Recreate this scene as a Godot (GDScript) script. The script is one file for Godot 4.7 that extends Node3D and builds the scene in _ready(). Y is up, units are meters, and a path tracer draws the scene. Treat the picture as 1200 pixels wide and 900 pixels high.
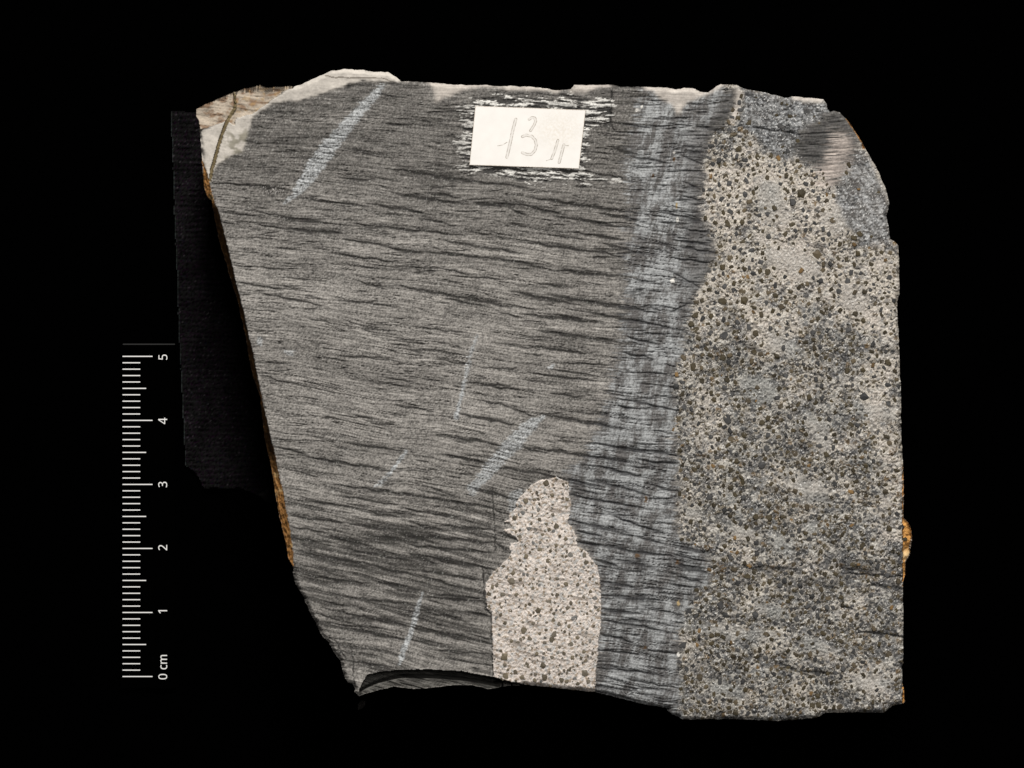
extends Node3D
# A cut rock slab with a paper number label, on black cloth beside a centimetre scale.
# Lengths traced from the photograph are in its pixels (75 pixels = 1 cm on the table) and become metres through at().

const UNIT := 0.00013333          # metres per traced pixel
const EYE := 1.0                  # height of the camera over the table
const TOP := 0.021                # height of the slab's upper face
const X0 := 224.0
const Y0 := 74.0
const STEP := 0.8
const W := 1065
const H := 975
const MM := 0.001

var rng := RandomNumberGenerator.new()
var names := {}
var outline := PackedVector2Array()
var near_d := PackedFloat32Array()
var near_x := PackedFloat32Array()
var near_y := PackedFloat32Array()
var height := PackedFloat32Array()
var tint := PackedColorArray()
var zone := PackedByteArray()
var lens := PackedFloat32Array()
var rim := PackedFloat32Array()
var grains: Array = []            # [x, y, radius, stretch, turn, tone, where]

enum {NONE, SLATE, RIND, CORNER, FLANK, BAND, COARSE, INCLUSION, VEIN, PAINT, LEDGE, NODULE, CRACK, VEIN2, VEIN3, VEIN4, VEIN5, VEIN6, NODULE2, NODULE3}


func _ready() -> void:
	# ---- camera, surroundings, lamps, exposure
	var cam := Camera3D.new()
	cam.name = "camera"
	cam.fov = rad_to_deg(2.0 * atan(450.0 * UNIT / (EYE - TOP)))
	cam.near = 0.02
	cam.far = 20.0
	add_child(cam)
	cam.look_at_from_position(Vector3(0, EYE, 0), Vector3.ZERO, Vector3(0, 0, -1))
	cam.current = true
	var env := Environment.new()
	env.background_mode = Environment.BG_COLOR
	env.background_color = Color.BLACK
	env.tonemap_mode = Environment.TONE_MAPPER_LINEAR
	env.tonemap_exposure = 1.0
	env.sdfgi_enabled = true
	env.ssao_enabled = true
	env.ssil_enabled = true
	var we := WorldEnvironment.new()
	we.name = "surroundings"
	we.environment = env
	add_child(we)
	lamp("softbox_behind", Vector3(0.05, 0.60, -0.86), 0.24, 1.46, Color(1.0, 0.985, 0.962))
	lamp("softbox_above", Vector3(0.14, 0.98, -0.12), 0.24, 0.33, Color(1.0, 0.985, 0.965))
	# ---- the table and what lies on it
	build_ground()
	build_cloth()
	build_scale()
	build_chips()
	build_slab()


func lamp(called: String, from: Vector3, size: float, energy: float, color: Color) -> void:
	var l := AreaLight3D.new()
	l.name = called
	l.area_size = Vector2(size, size)
	l.light_energy = energy
	l.light_color = color
	l.area_range = 6.0
	l.area_attenuation = 2.0
	l.shadow_enabled = true
	add_child(l)
	l.look_at_from_position(from, Vector3(0, TOP, 0), Vector3.UP)


# ------------------------------------------------------------------ helpers
func at(x: float, y: float, h: float) -> Vector3:
	var k := UNIT * (EYE - h) / (EYE - TOP)
	return Vector3((x - 600.0) * k, h, (y - 450.0) * k)


func numbered(called: String, parent: Node) -> String:
	var key := str(parent.get_instance_id()) + called
	var n: int = names.get(key, 0)
	names[key] = n + 1
	return called if n == 0 else "%s_%03d" % [called, n]


func put(called: String, mesh: Mesh, mat: Material, parent: Node) -> MeshInstance3D:
	var o := MeshInstance3D.new()
	o.name = numbered(called, parent)
	o.mesh = mesh
	if mat:
		o.material_override = mat
	o.cast_shadow = GeometryInstance3D.SHADOW_CASTING_SETTING_ON
	parent.add_child(o, true)
	return o


func thing(called: String, label: String, category: String, where: Vector3, group := "") -> Node3D:
	var o := Node3D.new()
	o.name = numbered(called, self)
	o.position = where
	o.set_meta("label", label)
	o.set_meta("category", category)
	if group:
		o.set_meta("group", group)
	add_child(o, true)
	return o


func paint(c: Color, rough := 0.9, spec := 0.3) -> StandardMaterial3D:
	var m := StandardMaterial3D.new()
	m.albedo_color = c.linear_to_srgb()
	m.roughness = rough
	m.metallic_specular = spec
	return m


func tinted(rough := 0.85, spec := 0.3) -> StandardMaterial3D:
	var m := paint(Color.WHITE, rough, spec)
	m.vertex_color_use_as_albedo = true
	return m


func noise(seed_: int, freq := 1.0, octaves := 1, kind := FastNoiseLite.TYPE_SIMPLEX_SMOOTH) -> FastNoiseLite:
	var n := FastNoiseLite.new()
	n.seed = seed_
	n.noise_type = kind
	n.frequency = freq
	n.fractal_type = FastNoiseLite.FRACTAL_FBM if octaves > 1 else FastNoiseLite.FRACTAL_NONE
	n.fractal_octaves = octaves
	return n


func arrays(v: PackedVector3Array, n: PackedVector3Array, c: PackedColorArray, idx: PackedInt32Array, uv := PackedVector2Array()) -> ArrayMesh:
	var a := []
	a.resize(Mesh.ARRAY_MAX)
	a[Mesh.ARRAY_VERTEX] = v
	a[Mesh.ARRAY_NORMAL] = n
	if c.size():
		a[Mesh.ARRAY_COLOR] = c
	if uv.size():
		a[Mesh.ARRAY_TEX_UV] = uv
	a[Mesh.ARRAY_INDEX] = idx
	var m := ArrayMesh.new()
	m.add_surface_from_arrays(Mesh.PRIMITIVE_TRIANGLES, a)
	return m


func poly(list: Array) -> PackedVector2Array:
	var p := PackedVector2Array()
	for k in range(0, list.size(), 2):
		p.append(Vector2(list[k], list[k + 1]))
	return p


func rough(p: PackedVector2Array, amp: float, freq: float, seed_: int, step := 2.0, closed := true) -> PackedVector2Array:
	var n := noise(seed_, freq, 4)
	var out := PackedVector2Array()
	var count := p.size() if closed else p.size() - 1
	for k in count:
		var a := p[k]
		var b := p[(k + 1) % p.size()]
		var parts := maxi(1, int(a.distance_to(b) / step))
		for s in parts:
			var q := a.lerp(b, float(s) / parts)
			out.append(q + Vector2(n.get_noise_2d(q.x, q.y), n.get_noise_2d(q.x + 999.0, q.y)) * amp)
	return out


func fill(buf: PackedByteArray, p: PackedVector2Array, v: int) -> void:
	var lo := 1e9
	var hi := -1e9
	for q in p:
		lo = minf(lo, q.y)
		hi = maxf(hi, q.y)
	for j in range(maxi(0, int((lo - Y0) / STEP)), mini(H - 1, int((hi - Y0) / STEP) + 1) + 1):
		var y := Y0 + j * STEP + 0.013
		var xs: Array[float] = []
		for k in p.size():
			var a := p[k]
			var b := p[(k + 1) % p.size()]
			if (a.y > y) != (b.y > y):
				xs.append(a.x + (y - a.y) / (b.y - a.y) * (b.x - a.x))
		xs.sort()
		for k in range(0, xs.size() - 1, 2):
			for i in range(maxi(0, ceili((xs[k] - X0) / STEP)), mini(W - 1, floori((xs[k + 1] - X0) / STEP)) + 1):
				buf[j * W + i] = v


func blank() -> PackedByteArray:
	var b := PackedByteArray()
	b.resize(W * H)
	return b


func soft(buf: PackedByteArray, k: float) -> PackedByteArray:
	var im := Image.create_from_data(W, H, false, Image.FORMAT_L8, buf)
	k = maxf(1.0, k / STEP)
	im.resize(int(W / k), int(H / k), Image.INTERPOLATE_LANCZOS if k > 2.0 else Image.INTERPOLATE_BILINEAR)
	im.resize(W, H, Image.INTERPOLATE_CUBIC if k > 2.0 else Image.INTERPOLATE_BILINEAR)
	return im.get_data()


# a bar of constant width along a path, as a polygon
func ribbon(path: PackedVector2Array, widths: Array) -> PackedVector2Array:
	var left := PackedVector2Array()
	var right := PackedVector2Array()
	for k in path.size():
		var d := (path[mini(k + 1, path.size() - 1)] - path[maxi(k - 1, 0)]).normalized()
		var s := Vector2(-d.y, d.x) * float(widths[k]) * 0.5
		left.append(path[k] + s)
		right.append(path[k] - s)
	right.reverse()
	left.append_array(right)
	return left


# ------------------------------------------------------------------ table, cloth, scale, chips
func build_ground() -> void:
	var pm := PlaneMesh.new()
	pm.size = Vector2(3, 3)
	var o := put("ground", pm, paint(Color(0.00025, 0.00025, 0.00028), 1.0, 0.0), self)
	o.set_meta("kind", "structure")
	o.set_meta("label", "matt black tabletop under the slab and the scale")


func build_cloth() -> void:
	var edge := rough(poly([199, 129, 202, 190, 204, 260, 207, 330, 209, 390, 212, 450, 215, 510, 216, 546, 226, 552, 233, 561, 238, 573, 254, 572, 263, 574, 280, 572, 292, 577, 302, 582, 318, 592, 420, 600, 420, 126, 234, 131]), 0.8, 0.12, 41)
	var s := 1.5
	var cx := 152
	var cz := 318
	var ox := 196.0
	var oy := 124.0
	var fuzz := noise(5, 0.35, 3)
	var slow := noise(6, 0.02, 3)
	var dust := noise(7, 0.16, 2)
	var v := PackedVector3Array()
	var n := PackedVector3Array()
	var c := PackedColorArray()
	var idx := PackedInt32Array()
	var hh := PackedFloat32Array()
	hh.resize(cx * cz)
	var inside := PackedByteArray()
	inside.resize(cx * cz)
	for j in cz:
		var y := oy + j * s
		var xs: Array[float] = []
		for k in edge.size():
			var a := edge[k]
			var b := edge[(k + 1) % edge.size()]
			if (a.y > y) != (b.y > y):
				xs.append(a.x + (y - a.y) / (b.y - a.y) * (b.x - a.x))
		xs.sort()
		for i in cx:
			var x := ox + i * s
			for k in range(0, xs.size() - 1, 2):
				if x >= xs[k] and x <= xs[k + 1]:
					inside[j * cx + i] = 1
					hh[j * cx + i] = minf(x - xs[k], 4.0)
	for j in cz:
		for i in cx:
			var x := ox + i * s
			var y := oy + j * s
			var rib := sin((y + 2.0 * slow.get_noise_2d(x * 0.6, y)) * TAU / 6.1) * (0.6 + 0.9 * slow.get_noise_2d(x * 3.0, y * 3.0))
			var f := fuzz.get_noise_2d(x, y)
			var h := 0.0005 + 0.00012 * rib + 0.00010 * f + 0.0004 * slow.get_noise_2d(x * 2.0, y)
			var selvedge: bool = inside[j * cx + i] == 1 and hh[j * cx + i] < 1.4 and y < 548.0
			v.append(at(x, y, maxf(h, 0.0001)))
			var k := 0.0062 * (1.0 + 0.35 * rib + 1.3 * f)
			k *= 1.0 + 0.5 * slow.get_noise_2d(x * 1.5 + 300.0, y * 1.5)
			if dust.get_noise_2d(x * 2.4, y * 2.4) > 0.62:
				k += 0.02
			var col := Color(k * 1.05, k * 0.92, k * 1.06)
			if selvedge:
				col = Color(0.028, 0.034, 0.033) * (0.6 + 0.8 * absf(f) + 0.6 * slow.get_noise_2d(x, y * 3.0))
			col.a = 1.0
			c.append(col)
			n.append(Vector3.UP)
	for j in cz - 1:
		for i in cx - 1:
			var a := j * cx + i
			if inside[a] + inside[a + 1] + inside[a + cx] + inside[a + cx + 1] == 4:
				idx.append_array(PackedInt32Array([a, a + 1, a + cx, a + 1, a + cx + 1, a + cx]))
	for j in range(1, cz - 1):
		for i in range(1, cx - 1):
			var a := j * cx + i
			n[a] = Vector3((v[a - 1].y - v[a + 1].y) / (2.0 * s * UNIT), 1.0, (v[a - cx].y - v[a + cx].y) / (2.0 * s * UNIT)).normalized()
	var m := tinted(1.0, 0.1)
	m.rim_enabled = true
	m.rim = 0.15
	var o := put("cloth", arrays(v, n, c, idx), m, self)
	o.set_meta("label", "dark ribbed cloth with a torn lower edge, sticking out left of the slab")
	o.set_meta("category", "cloth")


func slabbox(x0: float, y0: float, x1: float, y1: float, low: float, high: float, from: Vector3, bevel := 0.0) -> ArrayMesh:
	# a thin plate with chamfered upper edges
	var st := SurfaceTool.new()
	st.begin(Mesh.PRIMITIVE_TRIANGLES)
	st.set_smooth_group(-1)
	var rings := []
	for r in [[low, 0.0], [high - bevel * UNIT, 0.0], [high, bevel]]:
		var b: float = r[1]
		rings.append([at(x0 + b, y0 + b, high) , at(x1 - b, y0 + b, high), at(x1 - b, y1 - b, high), at(x0 + b, y1 - b, high)])
		for q in 4:
			rings[-1][q] = Vector3(rings[-1][q].x, r[0], rings[-1][q].z) - from
	for r in 2:
		for q in 4:
			var a: Vector3 = rings[r][q]
			var b: Vector3 = rings[r][(q + 1) % 4]
			var c: Vector3 = rings[r + 1][(q + 1) % 4]
			var d: Vector3 = rings[r + 1][q]
			for p in [a, b, c, a, c, d]:
				st.add_vertex(p)
	for p in [rings[2][0], rings[2][1], rings[2][2], rings[2][0], rings[2][2], rings[2][3]]:
		st.add_vertex(p)
	st.generate_normals()
	return st.commit()


func build_scale() -> void:
	var card_top := 0.0006
	var base := at(175, 604, 0.0)
	var t := thing("scale_bar", "black centimetre scale with white ticks from 0 to 5 cm, left of the slab", "scale", base)
	put("card", slabbox(141, 403, 205.5, 807, 0.0, card_top, base, 0.4), paint(Color(0.0003, 0.0003, 0.0003), 0.9, 0.0), t)
	var white := paint(Color(0.80, 0.80, 0.79), 0.9, 0.1)
	var grey := paint(Color(0.03, 0.03, 0.03), 0.9, 0.1)
	put("edge_line", slabbox(144, 402.7, 205, 404.1, card_top - 0.0001, card_top + 0.00003, base), grey, t)
	for k in 51:
		var y := 792.8 - 7.504 * k
		var far := 164.3
		if k % 10 == 0:
			far = 178.7
		elif k % 5 == 0:
			far = 171.2
		put("tick_mark", slabbox(143.6, y - 0.62, far, y + 0.62, card_top - 0.0001, card_top + 0.00003, base), white, t)
	var font := SystemFont.new()
	font.font_names = PackedStringArray(["Droid Sans"])
	var cap := 10.4 * UNIT * EYE / (EYE - TOP)
	for d in [["0 cm", 781.4], ["1", 716.2], ["2", 641.6], ["3", 567.6], ["4", 493.2], ["5", 418.7]]:
		var tm := TextMesh.new()
		tm.text = d[0]
		tm.font = font
		tm.font_size = 64
		tm.pixel_size = 0.0001
		tm.depth = 0.00006
		tm.curve_step = 1.0
		tm.horizontal_alignment = HORIZONTAL_ALIGNMENT_CENTER
		tm.vertical_alignment = VERTICAL_ALIGNMENT_CENTER
		var o := put("numeral", tm, white, t)
		var k := cap / maxf(tm.get_aabb().size.y, 1e-6)
		o.transform = Transform3D(Basis(Vector3(0, 0, -k), Vector3(-k, 0, 0), Vector3(0, 1, 0)), at(190.9, d[1], card_top + 0.00002) - base)
		o.set_meta("label", "white printed " + d[0])


func build_chips() -> void:
	var spots := [
		[poly([302, 580, 308, 575, 316, 571, 319, 577, 320, 592, 312, 588]), "small dark wedge of stone at the lower right corner of the ribbed cloth", 0.0022],
		[poly([419, 833, 419, 825, 423, 820, 428, 820.5, 428.5, 826, 424, 831]), "tiny pointed stone chip just below the slab's lower left corner", 0.0016]]
	for k in 2:
		var p: PackedVector2Array = spots[k][0]
		var centre := Vector2.ZERO
		for q in p:
			centre += q / p.size()
		var st := SurfaceTool.new()
		st.begin(Mesh.PRIMITIVE_TRIANGLES)
		st.set_smooth_group(-1)
		var base := at(centre.x, centre.y, 0.0)
		var high: float = spots[k][2]
		for q in p.size():
			var a := p[q]
			var b := p[(q + 1) % p.size()]
			if (b - a).cross(centre - a) < 0.0:
				var swap := a
				a = b
				b = swap
			var a0 := at(a.x, a.y, 0.0) - base
			var b0 := at(b.x, b.y, 0.0) - base
			var a1 := at(lerpf(a.x, centre.x, 0.12), lerpf(a.y, centre.y, 0.12), high * (0.75 + 0.2 * sin(q * 2.3))) - base
			var b1 := at(lerpf(b.x, centre.x, 0.12), lerpf(b.y, centre.y, 0.12), high * (0.75 + 0.2 * sin(((q + 1) % p.size()) * 2.3))) - base
			var top := at(centre.x, centre.y, high) - base
			for u in [a0, b0, b1, a0, b1, a1, a1, b1, top]:
				st.add_vertex(u)
		st.generate_normals()
		var o := put("stone_chip", st.commit(), paint(Color(0.022, 0.020, 0.019), 0.9, 0.2), self)
		o.position = base
		o.set_meta("label", spots[k][1])
		o.set_meta("category", "stone chip")
		o.set_meta("group", "loose stone chips")


# ------------------------------------------------------------------ the slab
func trace() -> void:
	outline = rough(poly([230, 128, 240, 122.5, 255, 116, 273, 108, 290, 103, 305, 99.7, 313, 103, 332, 101, 345, 101, 353, 99, 367, 92.5, 388, 83, 403, 81, 425, 82, 438, 84, 455, 84.7, 462, 89, 470, 95,
		487, 96, 512, 97, 528, 99, 553, 100, 571, 99.4, 580, 101.3, 603, 100.5, 607, 101.7, 623, 101.7, 637, 103.3, 652, 105.8, 669, 105, 673, 99.7, 717, 99.5, 727, 101.7, 755, 101.7, 780, 102.8, 793, 104.7, 802, 103,
		815, 104, 820, 108, 830, 108.3, 837, 102.5, 845, 98.7, 863, 99.2, 872, 104.2, 897, 108.3, 905, 111, 922, 114.5, 928, 113, 965, 116, 969, 122.5, 969, 126, 973, 131.7, 977, 129.7, 983, 131.7, 993, 140, 1008, 163, 1013, 171.7, 1018, 181,
		1030, 202, 1040, 227, 1042, 239, 1038.5, 253, 1041.7, 268, 1043, 280, 1048, 282.5, 1052.5, 288, 1053.3, 303, 1054.2, 343, 1051, 354, 1051.7, 370, 1053.3, 393, 1054, 427, 1055.3, 453, 1055.8, 477, 1056, 508,
		1059, 560, 1059, 588, 1058.3, 607, 1064, 612, 1068.3, 622, 1068.7, 633, 1065.8, 650, 1061, 658, 1061.3, 670, 1058.3, 682, 1058, 708, 1059, 717, 1058.3, 725, 1058.7, 777, 1056.7, 780, 1057.5, 800, 1060, 813, 1060.5, 823,
		1045, 827.5, 1036, 835, 1013, 834.7, 967, 835, 957, 841, 913, 845, 880, 843, 847, 842.5, 800, 843, 788, 837, 782, 832.5, 785, 830, 758, 826, 730, 819, 697, 811, 667, 808, 642, 805, 617, 802.5,
		593, 804, 572, 807.5, 555, 803, 538, 802.5, 520, 804, 505, 806, 493, 807, 478, 806.7, 462, 804.7, 448, 807.5, 427, 813, 421, 816, 415, 810, 416.7, 806.7, 412.5, 801, 407.5, 800, 403, 791, 399, 775, 392, 766, 385, 752, 378, 746, 370, 730,
		363, 716.7, 355, 698, 347, 685, 344, 677, 343, 663, 338, 655, 335, 637, 328, 607, 322, 575, 320, 560, 316.7, 543, 313, 528, 310, 515, 309, 503, 306, 480, 305, 466, 297, 443, 292.5, 423, 288, 395, 282, 370, 277, 347,
		273, 337, 265, 308, 257, 283, 253, 263, 250, 247, 248, 235, 243.5, 231.7, 240, 222, 237.5, 200, 236.7, 187, 235, 163, 233, 142, 230, 137]), 0.9, 0.11, 11)
	near_d.resize(W * H)
	near_d.fill(1e6)
	near_x.resize(W * H)
	near_y.resize(W * H)
	for k in outline.size():
		var a := outline[k]
		var b := outline[(k + 1) % outline.size()]
		var ab := b - a
		var ll := maxf(ab.length_squared(), 1e-6)
		for j in range(maxi(0, int((minf(a.y, b.y) - 7.0 - Y0) / STEP)), mini(H, int((maxf(a.y, b.y) + 7.0 - Y0) / STEP) + 1)):
			for i in range(maxi(0, int((minf(a.x, b.x) - 7.0 - X0) / STEP)), mini(W, int((maxf(a.x, b.x) + 7.0 - X0) / STEP) + 1)):
				var q := Vector2(X0 + i * STEP, Y0 + j * STEP)
				var f := a + ab * clampf((q - a).dot(ab) / ll, 0.0, 1.0)
				var d := f.distance_to(q)
				if d < near_d[j * W + i]:
					near_d[j * W + i] = d
					near_x[j * W + i] = f.x
					near_y[j * W + i] = f.y


# dark cleavage seams seen in the slate: x0, y0, x1, y1, thickness
func seams() -> Array:
	var a := [249, 215, 320, 219, 2.5, 262, 248, 304, 253, 1.2, 283, 245, 345, 256, 1.6, 324, 254, 378, 261, 4, 303, 263, 337, 269, 1.5, 337, 268, 402, 274, 5, 357, 233, 420, 241, 2.2, 274, 311, 333, 316, 1.7, 405, 281, 425, 284, 2, 307, 275, 327, 272, 0.9,
		463, 199, 580, 217, 4, 469, 229, 544, 239, 5, 499, 227, 538, 232, 3, 557, 238, 580, 241, 4, 433, 239, 502, 251, 4, 496, 257, 523, 262, 2, 422, 263, 535, 275.5, 3.8, 547, 272, 572, 275, 1.5, 406, 281, 457, 289, 3, 452, 290, 496, 297, 4, 496, 295, 580, 303, 3.6, 520, 282, 580, 292, 2, 475, 312, 508, 315, 1.5, 520, 316, 550, 322, 2.5, 400, 238, 430, 242, 2, 400, 299, 460, 307, 2, 400, 209, 435, 212, 2,
		680, 199, 728, 209, 2, 609, 209, 648, 213, 2, 669, 209, 684, 214, 2.5, 570, 214, 615, 220, 3, 627, 233, 741, 249, 5, 570, 240, 610, 239, 3.5, 606, 239, 660, 251, 3, 598, 245, 618, 253, 2, 702, 250, 745, 258, 4, 652, 253, 735, 267, 4, 598, 263, 615, 266, 1.5, 642, 275, 681, 280, 2, 685, 275, 729, 281, 4, 708, 286, 739, 293, 4, 612, 284, 705, 296, 4, 702, 294, 729, 302, 2, 570, 302, 630, 310, 2.5, 615, 310, 654, 318, 2, 648, 317, 733, 324, 3.6, 570, 290, 610, 297, 2,
		280, 331, 324, 339, 1.5, 301, 342, 366, 356, 2, 399, 352, 450, 357, 2, 360, 373, 393, 380, 1.5, 298, 425, 333, 426, 1.3, 360, 401, 390, 405, 1, 408, 418, 450, 420, 1.6, 427, 384, 450, 387, 1, 426, 333, 450, 339, 1.3, 309, 441, 354, 453, 1.3]
	var b := [472, 336, 523, 346, 2, 502, 342, 605, 361, 4, 523, 351, 574, 360, 3, 587, 367, 610, 372, 2, 430, 355, 463, 360, 1.7, 535, 324, 592, 328, 1.4, 490, 384, 535, 389, 1.6, 430, 385, 460, 388, 1.3, 460, 403, 482, 406, 1.2, 430, 419, 463, 423, 1.8, 515, 422, 550, 427, 2.2, 455, 443, 485, 448, 1.3, 547, 448, 595, 453, 2.6, 430, 447, 475, 453, 1.5, 571, 431, 602, 434, 1.2, 580, 402, 610, 405, 1.5,
		662, 320, 734, 324, 3, 632, 333, 674, 337, 2.5, 603, 343, 677, 357, 3, 647, 347, 767, 366, 5, 617, 369, 701, 378, 6, 699, 369, 772, 381, 5, 635, 388, 729, 402, 4.2, 734, 395, 770, 404, 2.5, 620, 405, 686, 415, 3.7, 590, 404, 635, 410, 1.5, 731, 414, 758, 419, 3, 668, 426, 714, 428, 2, 624, 438, 702, 447, 2.6, 650, 434, 692, 440, 2,
		402, 487, 442, 492, 1.2, 409, 520, 472, 529, 2.6, 322, 523, 357, 532, 2, 357, 535, 457, 552, 5.5, 405, 570, 480, 580, 3, 557, 451, 607, 457, 2.5, 565, 470, 604, 478, 2, 599, 479, 625, 488, 2, 464, 475, 505, 482, 2.5, 538, 484, 604, 499, 4.2, 517, 510, 589, 522, 3.6, 607, 523, 640, 531, 4, 517, 533, 571, 543, 4, 583, 548, 640, 556, 4, 550, 571, 589, 580, 3.2, 470, 579, 510, 584, 3,
		639, 486, 723, 502, 4, 650, 462, 680, 466, 2, 723, 475, 741, 479, 2.6, 728, 468, 792, 481, 2.6, 665, 482, 707, 486, 1.5, 620, 525, 710, 537, 4.2, 693, 534, 737, 543, 3.6, 699, 520, 759, 531, 4, 740, 526, 792, 534, 4, 704, 547, 743, 557, 3.6, 749, 539, 792, 544, 3, 620, 552, 669, 564, 3.2, 665, 563, 704, 570, 3, 701, 565, 758, 580, 3.6, 762, 568, 792, 576, 2, 675, 574, 704, 579, 1.5]
	var c := [400, 581, 462, 592, 3, 471, 578, 510, 585, 3, 469, 595, 510, 602, 2.5, 360, 588, 414, 595, 2, 427, 600, 474, 607, 1.8, 408, 613, 450, 621, 4, 339, 605, 405, 613, 2.5, 342, 618, 384, 624, 2.5, 459, 622, 510, 636, 6, 426, 626, 474, 633, 3, 342, 630, 385, 636, 3, 385, 630, 432, 640, 4, 403, 643, 484, 658, 6, 480, 649, 510, 660, 6, 345, 646, 441, 663, 2.5, 423, 660, 489, 675, 3.6, 345, 673, 432, 684, 2.5, 438, 681, 496, 693, 3, 483, 613, 510, 619, 2, 477, 637, 510, 645, 2,
		490, 582, 580, 596, 4.2, 548, 572, 583, 580, 3, 494, 600, 541, 606, 2.6, 490, 616, 529, 623, 3, 515, 616, 580, 621, 3.6, 490, 628, 580, 637, 4.2, 490, 640, 574, 648, 5, 490, 650, 577, 667, 6, 490, 668, 568, 681, 4.5, 490, 675, 535, 687, 4, 512, 697, 568, 703, 3, 583, 625, 607, 633, 3, 580, 636, 598, 648, 2.5, 582, 580, 612, 588, 2, 580, 598, 600, 604, 2.5,
		669, 580, 758, 597, 3, 666, 609, 735, 626, 4, 677, 623, 705, 628, 2.5, 722, 607, 776, 624, 3, 680, 636, 785, 652, 4, 746, 630, 776, 637, 2.6, 719, 655, 767, 667, 8, 699, 657, 722, 663, 5, 704, 681, 743, 688, 6, 705, 697, 770, 704, 6, 791, 639, 830, 648, 4.5, 792, 660, 830, 673, 6, 792, 650, 826, 658, 3, 795, 676, 822, 683, 3,
		385, 714, 481, 735, 3, 419, 701, 484, 709, 3, 491, 715, 512, 720, 2, 385, 730, 433, 736, 2, 407, 736, 475, 751, 5, 482, 736, 550, 750, 6, 479, 750, 514, 757, 2.5, 514, 741, 550, 753, 4, 499, 699, 550, 705, 2.5, 520, 720, 547, 729, 2.5, 514, 762, 542, 766, 1.5, 407, 774, 467, 783, 1.5, 372, 720, 420, 733, 2,
		500, 718, 545, 728, 2, 548, 718, 577, 723, 3, 500, 737, 577, 755, 4, 503, 700, 567, 705, 3, 510, 762, 577, 767, 1.5, 523, 772, 577, 780, 1.5,
		707, 717, 750, 720, 4, 707, 727, 773, 738, 3.6, 705, 743, 740, 753, 3, 698, 782, 783, 792, 2.6, 702, 762, 752, 767, 1.5, 760, 763, 793, 766, 1.5, 740, 797, 787, 806, 2, 762, 819, 797, 825, 1.8, 712, 812, 750, 822, 1.5,
		720, 144, 760, 150, 2, 818, 148, 848, 153, 3.5, 720, 175, 745, 181, 4, 740, 184, 780, 191, 3, 800, 183, 822, 193, 1.8, 773, 249, 800, 254, 2.5, 800, 254, 823, 260, 3.5, 800, 268, 828, 272, 2, 800, 290, 836, 297, 3.5, 795, 282, 830, 288, 2, 790, 320, 818, 336, 1.5, 785, 366, 806, 357, 2, 880, 150, 930, 156, 2, 790, 303, 832, 308, 2, 800, 230, 822, 236, 2, 803, 215, 822, 223, 2,
		870, 665, 930, 668, 9, 985, 665, 1030, 671, 7, 1020, 686, 1058, 690, 5, 940, 683, 985, 689, 8, 990, 672, 1058, 676, 3, 915, 778, 950, 792, 4, 935, 786, 975, 790, 4, 1010, 740, 1055, 746, 3, 985, 710, 1000, 714, 3, 860, 400, 895, 414, 7, 955, 285, 965, 300, 9]
	a.append_array(b)
	a.append_array(c)
	return a


func draw_seams() -> void:
	lens.resize(W * H)
	var s := seams()
	var wob := noise(21, 0.045, 2)
	var fib := noise(22, 1.0, 2)
	for k in range(0, s.size(), 5):
		var a := Vector2(s[k], s[k + 1])
		var b := Vector2(s[k + 2], s[k + 3])
		var wide: float = s[k + 4]
		var more := (b - a) * (0.22 if wide < 2.3 else 0.12)
		a -= more
		b += more
		var ab := b - a
		var lng := ab.length()
		var u := ab / lng
		var nn := Vector2(-u.y, u.x)
		var reach := wide * 1.7 + 4.0
		for j in range(maxi(0, int((minf(a.y, b.y) - reach - Y0) / STEP)), mini(H, int((maxf(a.y, b.y) + reach - Y0) / STEP) + 1)):
			for i in range(maxi(0, int((a.x - 6.0 - X0) / STEP)), mini(W, int((b.x + 6.0 - X0) / STEP) + 1)):
				var q := Vector2(X0 + i * STEP, Y0 + j * STEP) - a
				var t := q.dot(u) / lng
				if t < -0.02 or t > 1.02:
					continue
				var d := q.dot(nn) + 1.5 * wob.get_noise_2d(q.x + a.x, k * 7.0)
				var taper := sin(PI * clampf(t, 0.0, 1.0))
				var body := wide * 0.5 * (0.25 + 0.75 * taper) * (0.9 + 0.7 * wob.get_noise_2d(q.x + a.x + 500.0, k * 7.0))
				var fb := fib.get_noise_2d((q.x + a.x) * 0.022, (q.y + a.y) * 0.42 - q.x * 0.06)
				var core := d / (0.50 * body + 0.38)
				var halo := d / (1.35 * body + 1.3)
				var val := 1.12 * exp(-core * core) + (0.50 + 0.5 * fb) * exp(-halo * halo)
				if wide > 6.5:
					val = (0.80 + 0.5 * fb) * exp(-halo * halo * 1.6)
				val *= pow(taper, 0.55) * minf(1.0, 0.46 + wide * 0.17)
				val = minf(val, 1.0)
				if val > lens[j * W + i]:
					lens[j * W + i] = val


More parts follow.
